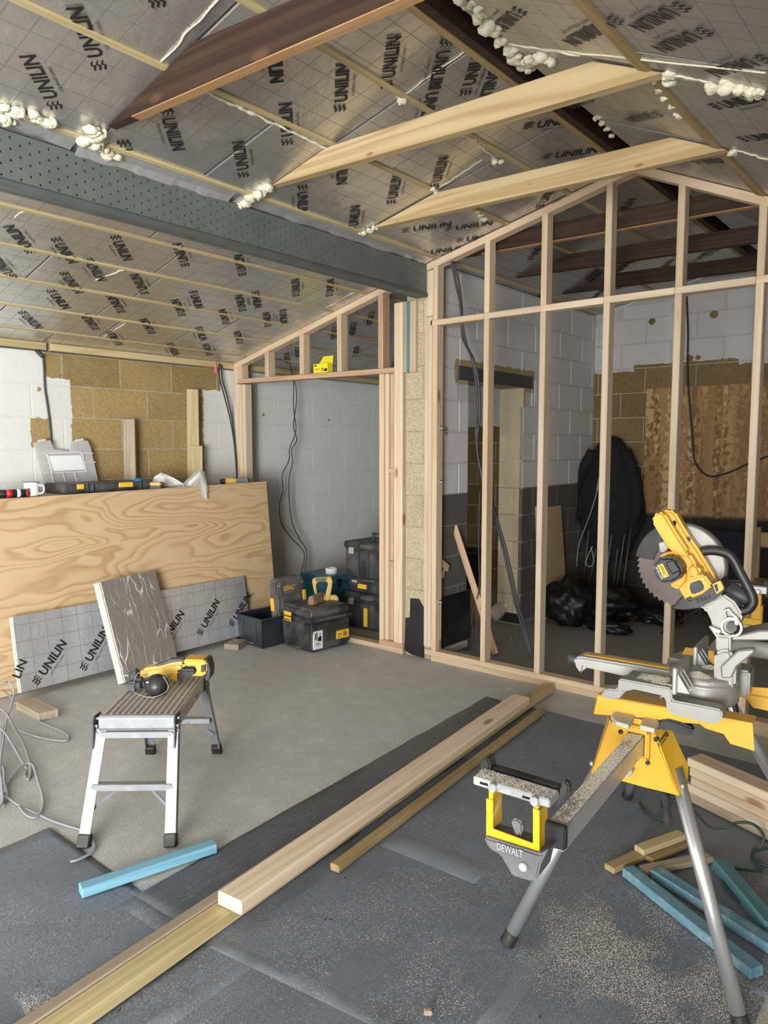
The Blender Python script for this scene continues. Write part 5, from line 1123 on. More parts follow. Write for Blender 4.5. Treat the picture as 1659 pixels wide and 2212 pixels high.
fr = [(1530, 1480), (1541, 1486), (1561, 1491), (1590, 1504), (1611, 1508), (1627, 1529), (1659, 1536), (1700, 1546), (1716, 1505), (1700, 1488)]
strc('mounting_rail', fr, .30, .004, M['yellow_metal'], ss, .001)
b_ = [sq(1480, 1474, .30), sq(1700, 1487, .30)]; zt_ = .772
sbox(MB(), b_[0][0], b_[1][0], .30, .36, zt_-.004, zt_).build('rail_flange', M['yellow_metal'], ss)
strc('clamp_lever', [(1423, 1556), (1444, 1554), (1470, 1561), (1498, 1574), (1490, 1592), (1470, 1586), (1445, 1577), (1428, 1580), (1420, 1570)], .004, .03, M['black'], ss, .005, 2)
strc('clamp_lever', [(1577, 1500), (1590, 1510), (1592, 1530), (1596, 1545), (1592, 1552), (1586, 1545), (1578, 1520)], .29, .02, M['black'], ss, .004)
pa, pb, pc = S(.058, 0, .715), S(.134, 0, .546), S(.138, .085, .60); pnm = (pb-pa).cross(pc-pa).normalized(); pnm = pnm if pnm.dot(CAM-pa) > 0 else -pnm
lq = [onplane(x, y, pnm, pnm.dot(pa)) for x, y in ((1425, 1615), (1441, 1592), (1441, 1576))]
lx_ = lq[1]-lq[0]; ly_ = lq[2]-lq[1]; ly_ = ly_-lx_.normalized()*ly_.dot(lx_.normalized())
lettering('brand_plate', [('poly', [(0, 0), (lx_.length*1.15, 0), (lx_.length*1.15, ly_.length), (0, ly_.length)])], lq[0], lx_, ly_, M['ink'], ss, .0012)
lettering('brand_print', [('DEWALT', lx_.length*.08, ly_.length*.18, lx_.length*1.0, ly_.length*.64, .02)], lq[0], lx_, ly_, M['label_y'], ss, .0020)

ms = thing('mitre_saw', 'yellow and black sliding mitre saw with grey cast base clamped on the stand', 'mitre saw', S(.12, .17, .78))
ZR = .776
# base casting
strc('base_front', [(1336, 1466), (1392, 1476), (1450, 1487), (1452, 1513), (1537, 1529), (1558, 1534), (1562, 1550), (1553, 1562), (1537, 1564), (1448, 1543), (1437, 1529), (1440, 1519), (1432, 1504), (1368, 1490), (1347, 1495), (1342, 1507), (1322, 1511), (1300, 1508), (1299, 1496), (1310, 1488), (1333, 1490)], -.03, .05, M['cast'], ms, .004, 2)
q = [sq(1336, 1466, -.03), sq(1470, 1466, -.03)]
sbox(MB(), q[0][0]+.004, q[1][0]-.02, -.02, .085, .826, q[0][1]-.001).build('base_deck', M['cast'], ms, .006, 2)
sbox(MB(), q[0][0]+.06, q[1][0]-.02, .265, .34, ZR, q[0][1]-.001).build('base_foot', M['cast'], ms, .006, 2); sbox(MB(), q[1][0]+.04, q[1][0]+.13, .25, .34, ZR, q[1][1]-.03).build('base_foot', M['cast'], ms, .006, 2)
tz = q[0][1]-.001
MB().lathe(S(.155, .155, ZR+.004), [(0, 0), (.088, 0), (.095, .008), (.095, tz-ZR-.022), (.091, tz-ZR-.018), (.095, tz-ZR-.014), (.095, tz-ZR-.006), (.092, tz-ZR+.004), (0, tz-ZR+.004)], n=40).build('turntable', M['cast'], ms)
# table arm reaching left, with yellow insert and lock knob
vt = -.205; za_ = .852
arm = [(vt-.012, -.012), (vt-.010, .010), (vt+.01, .016), (.09, .016), (.09, -.030), (.03, -.034), (-.06, -.022), (vt+.02, -.016), (vt+.016, -.034), (vt+.004, -.038), (vt, -.020)]
ext('table_arm', [(v, za_-.016+z) for v, z in arm], S(0, .198, 0), SV, Z, .078, M['cast_bright'], ms, .006, 3)
sbox(MB(), vt+.012, .085, .147, .171, za_-.004, za_+.0022).build('kerf_insert', M['yellow_metal'], ms, .001)
k0 = S(vt-.008, .16, za_-.022); MB().lathe(k0, [(0, -.004), (.014, -.002), (.018, .008), (.016, .016), (.019, .024), (.014, .034), (0, .036)], -SV, 18).build('lock_knob', M['black_dusty'], ms)
sbox(MB(), q[1][0]-.20, q[1][0]-.10, .14, .18, tz-.045, tz-.03).build('detent_rod', M['black'], ms, .004)
# fence halves, run along the stand
vf = q[1][0]-.018
for u_a, u_b, nm in ((-.045, .105, 'fence'), (.205, .37, 'fence')):
    f_ = sbox(MB(), vf, vf+.012, u_a, u_b, tz-.012, tz+.062).build(nm, M['cast_bright'], ms, .003)
    for k in range(3):
        MB().prism([(0, 0), (.032, 0), (0, .05)], S(vf+.011, u_a+.012+k*.03, tz-.006), SV, Z, SU*.004).build('fin', M['cast_bright'], f_)
# rear support, strut, slide tube
strc('pivot_block', [(1542, 1412), (1560, 1404), (1578, 1404), (1590, 1440), (1588, 1484), (1570, 1490), (1546, 1484), (1541, 1460)], .10, .10, M['cast'], ms, .008, 2)
strc('slide_strut', [(1556, 1440), (1594, 1405), (1628, 1402), (1630, 1410), (1592, 1440), (1580, 1465), (1558, 1466)], .085, .03, M['cast'], ms, .004)
a_ = sq(1572, 1393, .15); MB().cyl(S(a_[0], .15, a_[1]), S(a_[0]+.30, .15, a_[1]), .0235, 24).build('slide_tube', M['cast'], ms); MB().cyl(S(a_[0], .225, a_[1]), S(a_[0]+.30, .225, a_[1]), .0235, 24).build('slide_tube', M['cast'], ms)
strc('slide_head', [(1546, 1372), (1578, 1374), (1578, 1412), (1552, 1414), (1546, 1400)], .115, .12, M['cast'], ms, .006, 2)
strc('cast_lid', [(1578, 1376), (1640, 1362), (1720, 1362), (1720, 1384), (1580, 1384)], .13, .11, M['cast'], ms, .004)
k1 = sq(1640, 1378, .15); MB().lathe(S(k1[0], .15, k1[1]), [(0, 0), (.016, 0), (.018, .006), (.015, .012), (0, .013)], Z, 14).build('clamp_knob', M['black_dusty'], ms)
# open lattice casting round the pivot
strc('arm_casting', [(1506, 1310), (1530, 1304), (1560, 1282), (1586, 1300), (1604, 1328), (1600, 1345), (1580, 1372), (1556, 1380), (1540, 1362), (1535, 1340), (1524, 1318)], .14, .06, M['cast'], ms, .006, 2)
c1 = sq(1580, 1355, .125); cv = S(c1[0], .125, c1[1])
def ring(name, r0, r1, dep, mat): MB().lathe(cv, [(r0, 0), (r1, 0), (r1, -dep), (r0, -dep), (r0, 0)], -SU, 28, False).build(name, mat, ms)
ring('pivot_ring', .022, .028, .016, M['cast_bright']); ring('pivot_hub', .0, .014, .02, M['grey_dusty'])
for p in ([(1530, 1353), (1535, 1353), (1558, 1362), (1555, 1368), (1540, 1366)], [(1530, 1353), (1548, 1378), (1571, 1380), (1588, 1374), (1586, 1370), (1570, 1375), (1551, 1373), (1536, 1354)], [(1546, 1362), (1550, 1362), (1556, 1374), (1552, 1376)], [(1563, 1318), (1574, 1314), (1584, 1326), (1592, 1332), (1598, 1342), (1594, 1345), (1588, 1336), (1580, 1329), (1573, 1319), (1567, 1321), (1570, 1334), (1566, 1336)], [(1586, 1340), (1594, 1336), (1598, 1344), (1592, 1352), (1586, 1348)]):
    strc('lattice_rib', p, .122, .02, M['cast_bright'], ms, .001)
# head: blade, guards, motor, handle, battery
UB = .20; cb = sq(1470, 1222, UB); cb3 = S(cb[0], UB, cb[1]); NB = 44
m = MB(); rim = []
for i in range(NB*2):
    t = 2*math.pi*i/(NB*2); r = .126 if i % 2 else .118; tt = t+(.03 if i % 2 else 0); rim.append((r*math.cos(tt), r*math.sin(tt)))
m.prism(rim, cb3, SV, Z, SU*.0022); m.build('blade', M['blade'], ms)
up = []
for i in range(19):
    t = math.radians(100-i*8); up.append((.129*math.cos(t), .129*math.sin(t)))
for i in range(19):
    t = math.radians(100-18*8+i*8); up.append((.03*math.cos(t), .03*math.sin(t)))
MB().prism([(p[0]*.98, p[1]*.98) for p in up], cb3-SU*.02, SV, Z, SU*.045).build('upper_guard', M['cast'], ms, .004)
lo = [(.130*math.cos(math.radians(t)), .130*math.sin(math.radians(t))) for t in range(112, 178, 6)]+[(.075*math.cos(math.radians(t)), .075*math.sin(math.radians(t))) for t in range(172, 110, -6)]
MB().prism(lo, cb3-SU*.010, SV, Z, SU*.004).build('lower_guard', M['rubber'], ms, .001)
lo = [(.130*math.cos(math.radians(t)), .130*math.sin(math.radians(t))) for t in range(262, 320, 6)]+[(.06, -.05), (.03, -.06)]
MB().prism(lo, cb3-SU*.016, SV, Z, SU*.03).build('guard_tip', M['black'], ms, .003)
strc('gear_case', [(1416, 1206), (1432, 1196), (1462, 1190), (1482, 1200), (1492, 1240), (1486, 1262), (1470, 1278), (1440, 1264)], .085, .105, M['yellow'], ms, .012, 3)
strc('gear_brace', [(1462, 1262), (1490, 1258), (1490, 1290), (1480, 1296), (1468, 1276)], .15, .03, M['yellow'], ms, .003)
strc('guard_bracket', [(1421, 1172), (1436, 1168), (1446, 1184), (1436, 1196), (1424, 1194)], .15, .04, M['cast'], ms, .004)
mc = strc('motor_cap', [(1406, 1228), (1410, 1216), (1424, 1204), (1450, 1202), (1462, 1210), (1476, 1238), (1470, 1250), (1452, 1260), (1424, 1262), (1415, 1250)], .02, .07, M['black'], ms, .010, 3)
strc('cap_rib', [(1437, 1216), (1454, 1209), (1470, 1232), (1452, 1242)], .0165, .01, M['black'], ms, .003)
la = [S(*(lambda w_: (w_[0], .018, w_[1]))(sq(x, y, .018))) for x, y in ((1420, 1222), (1431, 1216), (1445, 1243), (1434, 1251))]
lx = (la[2]-la[1]); ly = (la[1]-la[0]); lo_ = la[0]
lettering('name_plate', [('poly', [(0, 0), (lx.length, 0), (lx.length, ly.length), (0, ly.length)])], lo_, lx, ly, M['label_y'], ms, .0012)
lettering('brand_print', [('DEWALT', .003, ly.length*.25, lx.length*.86, ly.length*.55, .02)], lo_, lx, ly, M['ink'], ms, .0020)
lettering('voltage_print', [('18V XR LI-ION', .002, -ly.length*.42, lx.length*.95, ly.length*.28, .01)], lo_, lx, ly, M['white_paper'], ms, .0016)
strc('handle_back', [(1424, 1106), (1445, 1100), (1457, 1105), (1470, 1128), (1492, 1165), (1510, 1190), (1540, 1240), (1552, 1268), (1520, 1282), (1490, 1240), (1474, 1200), (1460, 1172), (1440, 1130)], .13, .05, M['yellow'], ms, .012, 3)
strc('handle_grip', [(1407, 1128), (1410, 1114), (1420, 1105), (1434, 1108), (1450, 1134), (1470, 1166), (1487, 1192), (1484, 1203), (1470, 1205), (1458, 1199), (1442, 1183), (1428, 1162)], .095, .045, M['yellow'], ms, .012, 3)
strc('body_spine', [(1462, 1200), (1488, 1194), (1505, 1222), (1518, 1244), (1524, 1262), (1496, 1258), (1480, 1236)], .09, .05, M['yellow'], ms, .008, 2)
strc('motor_bulge', [(1482, 1226), (1494, 1216), (1508, 1222), (1516, 1240), (1510, 1252), (1492, 1252), (1484, 1240)], .075, .05, M['yellow'], ms, .010, 3)
strc('trigger', [(1449, 1138), (1455, 1124), (1461, 1128), (1456, 1143), (1450, 1145)], .125, .02, M['hole'], ms, .001)
strc('rubber_pad', [(1482, 1162), (1487, 1160), (1491, 1168), (1487, 1170)], .127, .01, M['black'], ms, .001)
strc('battery_housing', [(1484, 1256), (1492, 1248), (1522, 1240), (1527, 1250), (1540, 1266), (1516, 1284), (1490, 1294), (1481, 1288)], .07, .09, M['yellow'], ms, .006, 2)
strc('housing_window', [(1488, 1265), (1492, 1260), (1513, 1252), (1522, 1270), (1518, 1276), (1496, 1285), (1491, 1280)], .0665, .01, M['black'], ms, .003, 2)
strc('battery', [(1481, 1290), (1490, 1295), (1516, 1285), (1540, 1267), (1556, 1252), (1566, 1272), (1545, 1296), (1510, 1314), (1486, 1314)], .06, .10, M['black'], ms, .005, 2)
for i in range(4): strc('battery_rib', [(1504+i*8, 1296-i*3), (1508+i*8, 1294-i*3), (1511+i*8, 1302-i*3), (1507+i*8, 1304-i*3)], .057, .01, M['black'], ms, .001)
strc('battery_label', [(1538, 1262), (1556, 1254), (1564, 1272), (1548, 1284)], .0575, .01, M['yellow_dull'], ms, .001); strc('battery_print', [(1542, 1264), (1549, 1261), (1552, 1276), (1548, 1279)], .0565, .01, M['ink'], ms, 0)
hp = [S(sq(x, y, .16)[0], .16, sq(x, y, .16)[1]) for x, y in [(1508, 1196), (1524, 1190), (1548, 1190), (1572, 1197), (1586, 1212), (1598, 1236), (1612, 1262), (1624, 1286), (1626, 1302), (1616, 1316), (1598, 1322), (1588, 1326)]]
MB().tube(hp, .0112, 12, 1.2, 5).build('carry_handle', M['black'], ms)
a_ = sq(1562, 1268, .2); b_ = sq(1630, 1300, .2); MB().cyl(S(a_[0], .2, a_[1]), S(b_[0], .2, b_[1]), .026, 20, .022).build('dust_chute', M['black_dusty'], ms, .003)
strc('rear_guard', [(1515, 1178), (1530, 1184), (1548, 1206), (1560, 1236), (1562, 1256), (1548, 1262), (1530, 1225)], .205, .03, M['cast'], ms, .006, 2)
# sawdust lying on the saw, its rails and the bar
vs = []; fs = []; random.seed(8)
def grain(P, s_):
    a = random.uniform(0, 6.28); k = len(vs)
    vs.extend([(P.x+s_*1.4*math.cos(a+q_*2.094), P.y+s_*1.4*math.sin(a+q_*2.094), P.z) for q_ in range(3)]+[(P.x, P.y, P.z+s_*.9)]); fs.extend([(k, k+1, k+3), (k+1, k+2, k+3), (k+2, k, k+3), (k, k+2, k+1)])
for _ in range(6500):
    u_ = random.uniform(-.60, -.02); v_ = random.uniform(.001, .037)
    if mnoise.noise(V((u_*9, v_*30, 1.)))+.5*mnoise.noise(V((u_*40, v_*80, 1.))) > random.uniform(-.6, .25): grain(S(v_, u_, .7002), random.uniform(.0005, .0012))
for _ in range(1200):
    t_ = random.random(); A = S(*(lambda w: (w[0], u0, w[1]))(sq(1023, 1676, u0-.012))); B = S(*(lambda w: (w[0], u0, w[1]))(sq(1186, 1728, u0-.012))); grain(A.lerp(B, t_)+SU*random.uniform(-.008, .036)+Z*.0004, random.uniform(.0004, .0010))
for v_, u_, sv, su, h, n_ in ((.150, .10, .040, .035, .016, 3200), (.165, .20, .030, .03, .012, 1800), (.05, .03, .035, .03, .003, 1200), (.11, -.006, .05, .006, .002, 500)):
    for _ in range(n_):
        a_, b_ = random.gauss(0, 1), random.gauss(0, 1)
        if abs(a_) > 2 or abs(b_) > 2: continue
        grain(S(v_+a_*sv*.6, u_+b_*su*.6, tz+.004+h*random.uniform(.2, 1)*math.exp(-(a_*a_+b_*b_)/1.6) if n_ > 1300 else tz+.0006), random.uniform(.0009, .0018))
me = bpy.data.meshes.new('saw_sawdust'); me.from_pydata(vs, [], fs); me.materials.append(M['dust']); o = bpy.data.objects.new('saw_sawdust', me); link(o); tag(o, 'pale sawdust heaped on the saw table and strewn along the stand bar', 'sawdust', None, 'stuff')
# loose flakes on the membrane, plank and concrete
def flakes(name, regions, mat, label, size=(.0004, .0010)):
    m = MB(); vs = []; fs = []
    for x0, y0, x1, y1, wd, n, sg in regions:
        for _ in range(n):
            t = random.random(); k = random.gauss(0, 1)*wd; px, py = x0+(x1-x0)*t, y0+(y1-y0)*t
            l = math.hypot(x1-x0, y1-y0) or 1; px += -(y1-y0)/l*k+random.gauss(0, sg); py += (x1-x0)/l*k*.8+random.gauss(0, sg*.6)
            if py < 1300: continue
            P = fl(px, py, .0036)
            g = mnoise.noise(V((P.x*3.2, P.y*3.2, 4.)))+.6*mnoise.noise(V((P.x*9, P.y*9, 2.)))
            if g < random.uniform(-.25, .3): continue
            # nothing lies inside the planks
            xl = -1.762-(P.y-1.36)*.0996
            if abs(P.x-xl+.01) < .10: continue
            s = random.uniform(*size)*random.uniform(.6, 1.3); a = random.uniform(0, 6.28); b = len(vs)
            vs += [(P.x+s*1.4*math.cos(a+q*2.094), P.y+s*1.4*math.sin(a+q*2.094), P.z) for q in range(3)]+[(P.x, P.y, P.z+s*.8)]
            fs += [(b, b+1, b+3), (b+1, b+2, b+3), (b+2, b, b+3)]
    me = bpy.data.meshes.new(name); me.from_pydata(vs, [], fs); me.materials.append(mat); o = bpy.data.objects.new(name, me); link(o)
    return tag(o, label, 'sawdust', None, 'stuff')
random.seed(2)
flakes('floor_sawdust', [(1250, 1960, 1560, 2230, 110, 30000, 40), (1150, 1900, 1250, 2100, 130, 9000, 30), (640, 1960, 1100, 2150, 130, 8000, 60), (700, 1750, 1200, 1750, 120, 4000, 40)], M['dust'], 'fine pale sawdust scattered over the large membrane under the saw')
flakes('floor_sawdust', [(40, 2200, 430, 1960, 26, 14000, 8), (60, 2050, 420, 1930, 70, 3000, 30), (470, 1935, 1000, 1560, 22, 5000, 8), (850, 1430, 1200, 1500, 40, 900, 10), (300, 1560, 900, 1560, 110, 900, 20)], M['dust_white'], 'pale dust and chips scattered over the left membrane and concrete')
# ------------------------------------------------------------ timber stack and offcuts at the right
ST = V((.93, -.367, 0)).normalized(); A0 = fl(1484, 1733)
lens = [.75, .72, .70, .62, .44]; offs = [.0, -.012, .012, .005, -.008]
lab = ['bottom timber of the pine stack at the right edge', 'second timber from the bottom of the pine stack', 'middle timber of the pine stack', 'fourth timber of the pine stack, just under the short top one', 'short pale timber on top of the pine stack']
for k in range(5):
    a = A0+ST*offs[k]+Z*0; o = piece('stacked_timber', a, a+ST*lens[k], .092, .0365, M['pine_pale'] if k in (1, 4) else M['pine'] if k else M['pine_old'], lab[k], 'timber', 'pine timber stack', z=.0075+k*.0375)
def off(a, b, dep, h, mat, label, z=.0075, grp='timber offcuts under the saw'): return piece('offcut', fl(*a, z), fl(*b, z), dep, h, mat, label, 'offcut', grp, z=0)
off((1326, 1890), (1412, 1850), .045, .022, M['treated'], 'brown batten offcut nearest the tape, lowest left of the offcuts')
off((1390, 1850), (1484, 1815), .045, .022, M['treated_green'], 'yellowish offcut resting on top of the other brown offcuts', .031)
off((1410, 1868), (1490, 1832), .04, .02, M['treated'], 'brown offcut half hidden under the yellowish one')
off((1398, 1895), (1542, 1864), .045, .02, M['pine_old'], 'long thin brown offcut lying crosswise behind the blue battens')
g = 'blue treated offcuts'
off((1343, 1893), (1621, 2118), .05, .032, M['blue_dusty'], 'long blue batten nearest the front among the offcuts right of the stand leg', .0075, g)
off((1404, 1897), (1668, 2068), .05, .032, M['blue_dusty'], 'second long blue batten behind the nearest one', .0075, g)
off((1538, 1878), (1652, 2020), .05, .042, M['teal'], 'grooved teal decking offcut at the right edge', .0075, g)
off((1592, 1895), (1640, 1958), .05, .012, M['teal'], 'thin teal offcut half hidden behind the grooved one', .0075, g)
cable('green_cable', [fpath([(1382, 1735, .012), (1400, 1760, .012), (1440, 1770, .014), (1430, 1732, .014), (1466, 1733, .014), (1505, 1758, .014), (1532, 1785, .03), (1565, 1787, .06), (1593, 1777, .08), (1626, 1780, .09), (1648, 1802, .08), (1646, 1827, .04), (1626, 1838, .02), (1628, 1858, .016), (1650, 1868, .014), (1700, 1880, .012)]), fpath([(1700, 1835, .03), (1660, 1832, .03), (1630, 1840, .025), (1624, 1855, .016), (1645, 1880, .014), (1580, 1876, .014), (1560, 1890, .014), (1570, 1920, .014), (1600, 1950, .014)])], .0055, M['cable_green'], 'dark green flex looping past the timber stack at the right edge')
o = MB().obox(fl(925, 2186, .016), RT, FWH, Z, .022, .016, .014).build('wood_chip', M['pine_old'], None, .003); tag(o, 'small brown wood chip alone on the membrane at bottom centre', 'wood chip')
# ------------------------------------------------------------ back room and pier details
yb = lambda px, py, y: at(px, py, 1, y)
# cables through the gable partition
cable('hanging_cable', [[at(*p, 1, y) for p, y in (((976, 565), 4.14), ((984, 610), 4.15), ((993, 650), 4.15), ((997, 690), 4.15), ((1000, 730), 4.2), ((1018, 770), 4.3), ((1028, 820), 4.32), ((1032, 880), 4.32), ((1028, 940), 4.34), ((1036, 1000), 4.36), ((1047, 1060), 4.36), ((1066, 1110), 4.38), ((1090, 1200), 4.42), ((1112, 1300), 4.46), ((1130, 1360), 4.5), ((1146, 1416), 4.5))],
    [at(*p, 1, y) for p, y in (((979, 565), 4.15), ((991, 610), 4.16), ((997, 660), 4.16), ((999, 700), 4.16), ((1008, 745), 4.22), ((1024, 780), 4.3), ((1034, 830), 4.32), ((1036, 900), 4.33), ((1030, 960), 4.34), ((1042, 1030), 4.36), ((1066, 1095), 4.38), ((1096, 1200), 4.42), ((1118, 1300), 4.46), ((1138, 1370), 4.5), ((1146, 1420), 4.5), ((1120, 1405), 4.5), ((1108, 1390), 4.52), ((1103, 1368), 4.54))]],
    .0085, M['cable'], 'bundle of grey cables hanging down through the left bay of the stud gable')
cable('hanging_cable', [[at(*p, 1, y) for p, y in (((1036, 1060), 4.40), ((1034, 1180), 4.42), ((1035, 1270), 4.44), ((1020, 1330), 4.46), ((1022, 1370), 4.48), ((1018, 1392), 4.5), ((990, 1412), 4.46))], [at(*p, 1, y) for p, y in (((1040, 1310), 4.45), ((1028, 1350), 4.47), ((1030, 1380), 4.48), ((1020, 1396), 4.5), ((1000, 1410), 4.46))]], .005, M['cable'], 'thin pair of cables curling down to the kerb in the left bay')
cable('hanging_cable', [[at(*p, 1, YB-.03) for p in ((1483, 640), (1486, 720), (1485, 800), (1490, 880), (1497, 960), (1502, 1000), (1530, 1028), (1570, 1022), (1620, 1000), (1660, 985))]], .008, M['cable_black'], 'black cable drooping in a loop in front of the chipboard on the rear wall')
# sheets on the walls
ob = thing('osb_sheet', 'orange brown chipboard sheet fixed to the rear wall', 'chipboard', (-2.0, YB-.02, .9))
MB().box(-2.49, -1.27, YB-.020, YB-.002, .90, 2.035).build('board', M['osb'], ob); MB().box(-1.262, -.3, YB-.020, YB-.002, .90, 2.035).build('board', M['osb'], ob)
ob.children[0].rotation_euler = (0, 0, 0)
dc = thing('damp_course_sheet', 'black damp proof sheet wrapped round the foot of the block pier', 'damp course', (-3.1, 4.11, 0))
MB().add([(-3.222, 4.108, .03), (-3.155, 4.106, .012), (-3.05, 4.108, .004), (-3.05, 4.112, .36), (-3.10, 4.109, .425), (-3.17, 4.107, .42), (-3.175, 4.107, .28), (-3.215, 4.108, .27)]+[(-3.222, 4.116, .03), (-3.155, 4.116, .012), (-3.05, 4.116, .004), (-3.05, 4.117, .36), (-3.10, 4.117, .425), (-3.17, 4.117, .42), (-3.175, 4.117, .28), (-3.215, 4.117, .27)], [tuple(range(8)), tuple(range(8, 16))[::-1]]+[(i, (i+1) % 8, 8+(i+1) % 8, 8+i) for i in range(8)]).build('front_flap', M['dpc'], dc)
MB().box(XM+.002, XM+.008, 4.14, 4.62, .056, .43).build('side_flap', M['dpc'], dc, .001)
MB().box(XM-.20, XM-.004, 5.385, 5.396, .02, .10).build('jamb_flap', M['dpc'], dc)
# leaning timbers
def lean(name, a, b, w_, h_, mat, label, cat='plank', up=FWH): o = timber(name, a, b, w_, h_, mat, up=up); return tag(o, label, cat)
lean('leaning_plank', at(981, 1136, 1, 4.42), fl(1070, 1418)+V((0, 0, .02)), .045, .022, M['pine_pink'], 'thin pine lath leaning across the left bay behind the studs')
lean('leaning_plank', V((-2.985, 5.62, 1.0)), V((-2.90, 5.58, .012)), .03, .03, M['pine_old'], 'thin batten leaning against the grey blocks right of the doorway')
o = MB().obox(V((-2.95, 5.88, .50)), V((0, 1, 0)), V((-.09, 0, 1)).normalized(), V((1, 0, .09)).normalized(), .42, .96, .012).build('brown_board', M['cardboard']); tag(o, 'brown board leaning against the grey blocks of the far room', 'board')
pk = thing('packing_wedge', 'small splintered wood wedge stuck on the grey blocks behind the first stud', 'wood chip', V((XM+.02, 4.22, .62)))
MB().obox(V((XM+.016, 4.20, .60)), Y, V((0, .3, .95)).normalized(), X, .10, .06, .024).build('wedge', M['pine'], pk, .004); MB().obox(V((XM+.026, 4.25, .66)), V((0, .8, -.5)).normalized(), V((0, .5, .8)).normalized(), X, .10, .05, .02).build('wedge', M['treated_green'], pk, .003)
# bucket with pipe, jug
P = V((-3.32, 5.12, 0)); bk = thing('builder_bucket', 'black builder bucket on a stand in the doorway of the far room', 'bucket', P)
MB().lathe(P, [(0, .34), (.11, .34), (.145, .63), (.155, .635), (.155, .648), (.14, .648), (.105, .352), (0, .352)], n=30).build('pail', M['black'], bk)
MB().lathe(P, [(0, .002), (.10, .002), (.10, .335), (0, .338)], n=24).build('tub', M['cardboard'], bk)
MB().tube([P+V((-.12, 0, .64)), P+V((0, -.02, .60)), P+V((.13, 0, .64))], .004, 6).build('bail', M['clip'], bk)
MB().cyl(P+V((-.22, -.05, .80)), P+V((.0, -.02, .56)), .028, 14).build('offcut_pipe', M['film_white'], bk)
P = fl(1078, 1345)+V((-.02, .0, .0)); jg = thing('clear_jug', 'clear plastic measuring jug tipped on its side behind the second stud', 'jug', P); ax_ = (RT*.75+FWH*.2+Z*.5).normalized()
MB().lathe(P+Z*.09-ax_*.06, [(.062, 0), (.070, .16), (.073, .165), (.066, .16), (.058, .006), (0, .004), (0, 0), (.062, 0)], ax_, 24).build('vessel', M['jug'], jg); MB().cyl(P+Z*.09-ax_*.061, P+Z*.09+ax_*.03, .056, 20).build('contents', M['cardboard'], jg)
MB().tube([P+Z*.09+ax_*.09+V((0, 0, .06)), P+Z*.15+ax_*.10+RT*.05, P+Z*.12+ax_*.14+RT*.07], .009, 8).build('handle', M['jug'], jg)
# jacket hung on the rear wall, bags, rods
jk = thing('hanging_jacket', 'long black coat hanging on the rear wall corner', 'coat', V((-2.74, 6.6, .45)))
m = MB(); n = 30; prof = [(1.60, .03, .03), (1.575, .085, .05), (1.52, .13, .075), (1.44, .185, .10), (1.30, .25, .12), (1.15, .295, .135), (1.0, .325, .14), (.88, .33, .14), (.78, .30, .13), (.70, .26, .12), (.60, .21, .11), (.45, .16, .10)]
vs = []
for k, (z, a, b) in enumerate(prof):
    for i in range(n):
        t = 2*math.pi*i/n; f = 1+.10*mnoise.noise(V((math.cos(t)*2.2, math.sin(t)*2.2, z*1.3)))+.05*math.sin(t*7+z*2)
        vs.append(V((-2.745+a*f*math.cos(t), 6.60+b*f*math.sin(t), z)))
m.add(vs, [(k*n+i, k*n+(i+1) % n, (k+1)*n+(i+1) % n, (k+1)*n+i) for k in range(len(prof)-1) for i in range(n)]+[tuple(range(n))[::-1], tuple(range((len(prof)-1)*n, len(prof)*n))], True)
bodyj = m.build('coat_body', M['fabric'], jk)
for i in range(n): pass
MB().tube([(-2.80, 6.53, 1.50), (-2.745, 6.49, 1.56), (-2.69, 6.53, 1.50)], .022, 8).build('hood', M['fabric'], jk)
for s in (-1, 1): MB().tube([(-2.745+s*.15, 6.55, 1.46), (-2.745+s*.27, 6.50, 1.2), (-2.745+s*.30, 6.47, .95), (-2.745+s*.27, 6.45, .80)], lambda t: .06-.015*t, 10).build('sleeve', M['fabric'], jk)
MB().tube([(-2.735, 6.47, 1.40), (-2.78, 6.44, 1.25), (-2.80, 6.42, 1.10)], .004, 6).build('drawstring', M['cable_light'], jk)
random.seed(9)
for i in range(8):
    x = -2.93+i*.055; o = MB().cyl((x+random.uniform(-.02, .02), 6.45+random.uniform(-.05, .05), .01), (x+.06+random.uniform(-.03, .03), 6.55, 1.02+random.uniform(-.15, .1)), .0085, 10).build('metal_rod', M['rod']); tag(o, ['leftmost', 'second from the left', 'third from the left', 'fourth from the left', 'fourth from the right', 'third from the right', 'second from the right', 'rightmost'][i]+' of the eight thin rods leaning under the coat', 'rod', 'rods under the coat')
cable('looped_cord', [[at(*p, 1, 6.44) for p in ((1300, 1020), (1290, 1060), (1275, 1110), (1256, 1160), (1248, 1190), (1246, 1225))], [at(*p, 1, 6.44) for p in ((1280, 1180), (1268, 1205), (1266, 1218), (1274, 1224), (1282, 1215), (1280, 1195), (1276, 1182))]], .005, M['cable_light'], 'pale looped cord hanging in front of the metal rods')
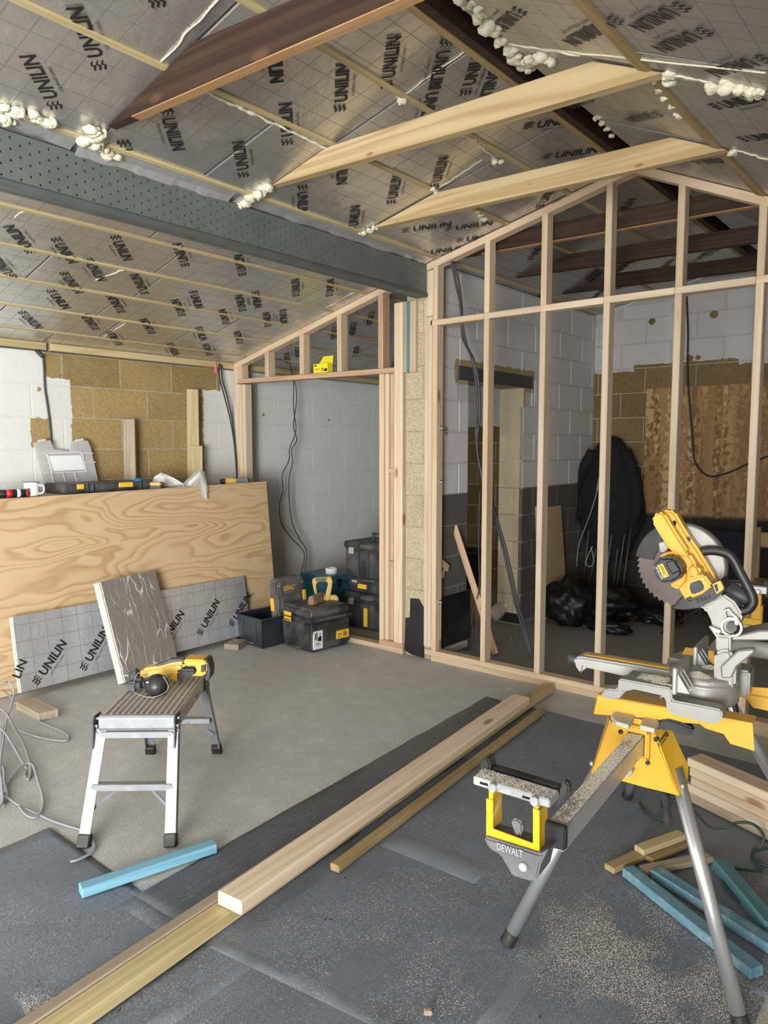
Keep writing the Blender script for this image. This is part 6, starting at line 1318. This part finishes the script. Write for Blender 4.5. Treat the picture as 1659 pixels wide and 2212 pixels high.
def bag(c, r, sc, seed, label):
    m = MB(); m.blob((0, 0, 0), r, 4, .42, seed, sc, 1.9); zc = -min(v.z for v in m.v)*.80
    for v in m.v:
        v += V((c[0], c[1], zc)); v.z = max(v.z, .004)
    o = m.build('bin_bag', M['bag']); return tag(o, label, 'bag', 'black bags on the far floor')
bag((-2.70, 5.66), .20, (.95, .8, 1.0), 31, 'upright black bin bag beside the thin leaning batten')
bag((-2.60, 6.10), .26, (1.25, .8, .55), 32, 'wide black bin bag slumped on the floor under the coat')
bag((-2.13, 6.20), .17, (1.0, .8, .40), 33, 'flat black bin bag at the right end of the bag pile')
bag((-2.33, 5.66), .13, (1.4, .8, .35), 34, 'small flat black bag lying in front of the pile')
# folding chair with navy canvas, stool
P = V((-1.72, 6.2, 0)); fc_ = thing('camping_chair', 'folding camping chair with navy canvas back against the rear wall', 'chair', P)
MB().obox(V((-1.74, 6.34, .62)), X, V((0, .12, 1)).normalized(), V((0, -1, .12)).normalized(), .50, .40, .012).build('backrest', M['navy'], fc_, .004)
MB().obox(V((-1.74, 6.08, .43)), X, Y, Z, .50, .44, .012).build('seat', M['navy'], fc_, .004)
lettering('chair_print', [('rolson', -.055, .0, .115, .028, .02)], V((-1.78, 6.305, .70)), X, V((0, .12, 1)), M['clip'], fc_, .009)
for s in (-1, 1):
    MB().cyl((-1.74+s*.24, 6.36, .0), (-1.74+s*.24, 6.375, .84), .009, 8).build('upright', M['black'], fc_)
    MB().cyl((-1.74+s*.25, 5.88, .008), (-1.74-s*.24, 6.02, .42), .009, 8).build('leg', M['black'], fc_); MB().cyl((-1.74+s*.25, 6.34, .008), (-1.74+s*.25, 5.88, .42), .009, 8).build('leg', M['black'], fc_)
so = thing('wooden_stool', 'small brown wooden chair at the right edge beyond the studs', 'chair', (-1.28, 6.3, 0))
MB().box(-1.45, -1.08, 6.1, 6.46, .42, .45).build('seat', M['treated'], so, .006, 2)
for x in (-1.43, -1.11):
    for y in (6.12, 6.44): timber('leg', (x, y, 0), (x, y, .42 if y < 6.2 else .86), .035, .035, M['treated'], so, up=Y)
MB().box(-1.43, -1.11, 6.43, 6.45, .70, .82).build('back_rail', M['treated'], so, .004)
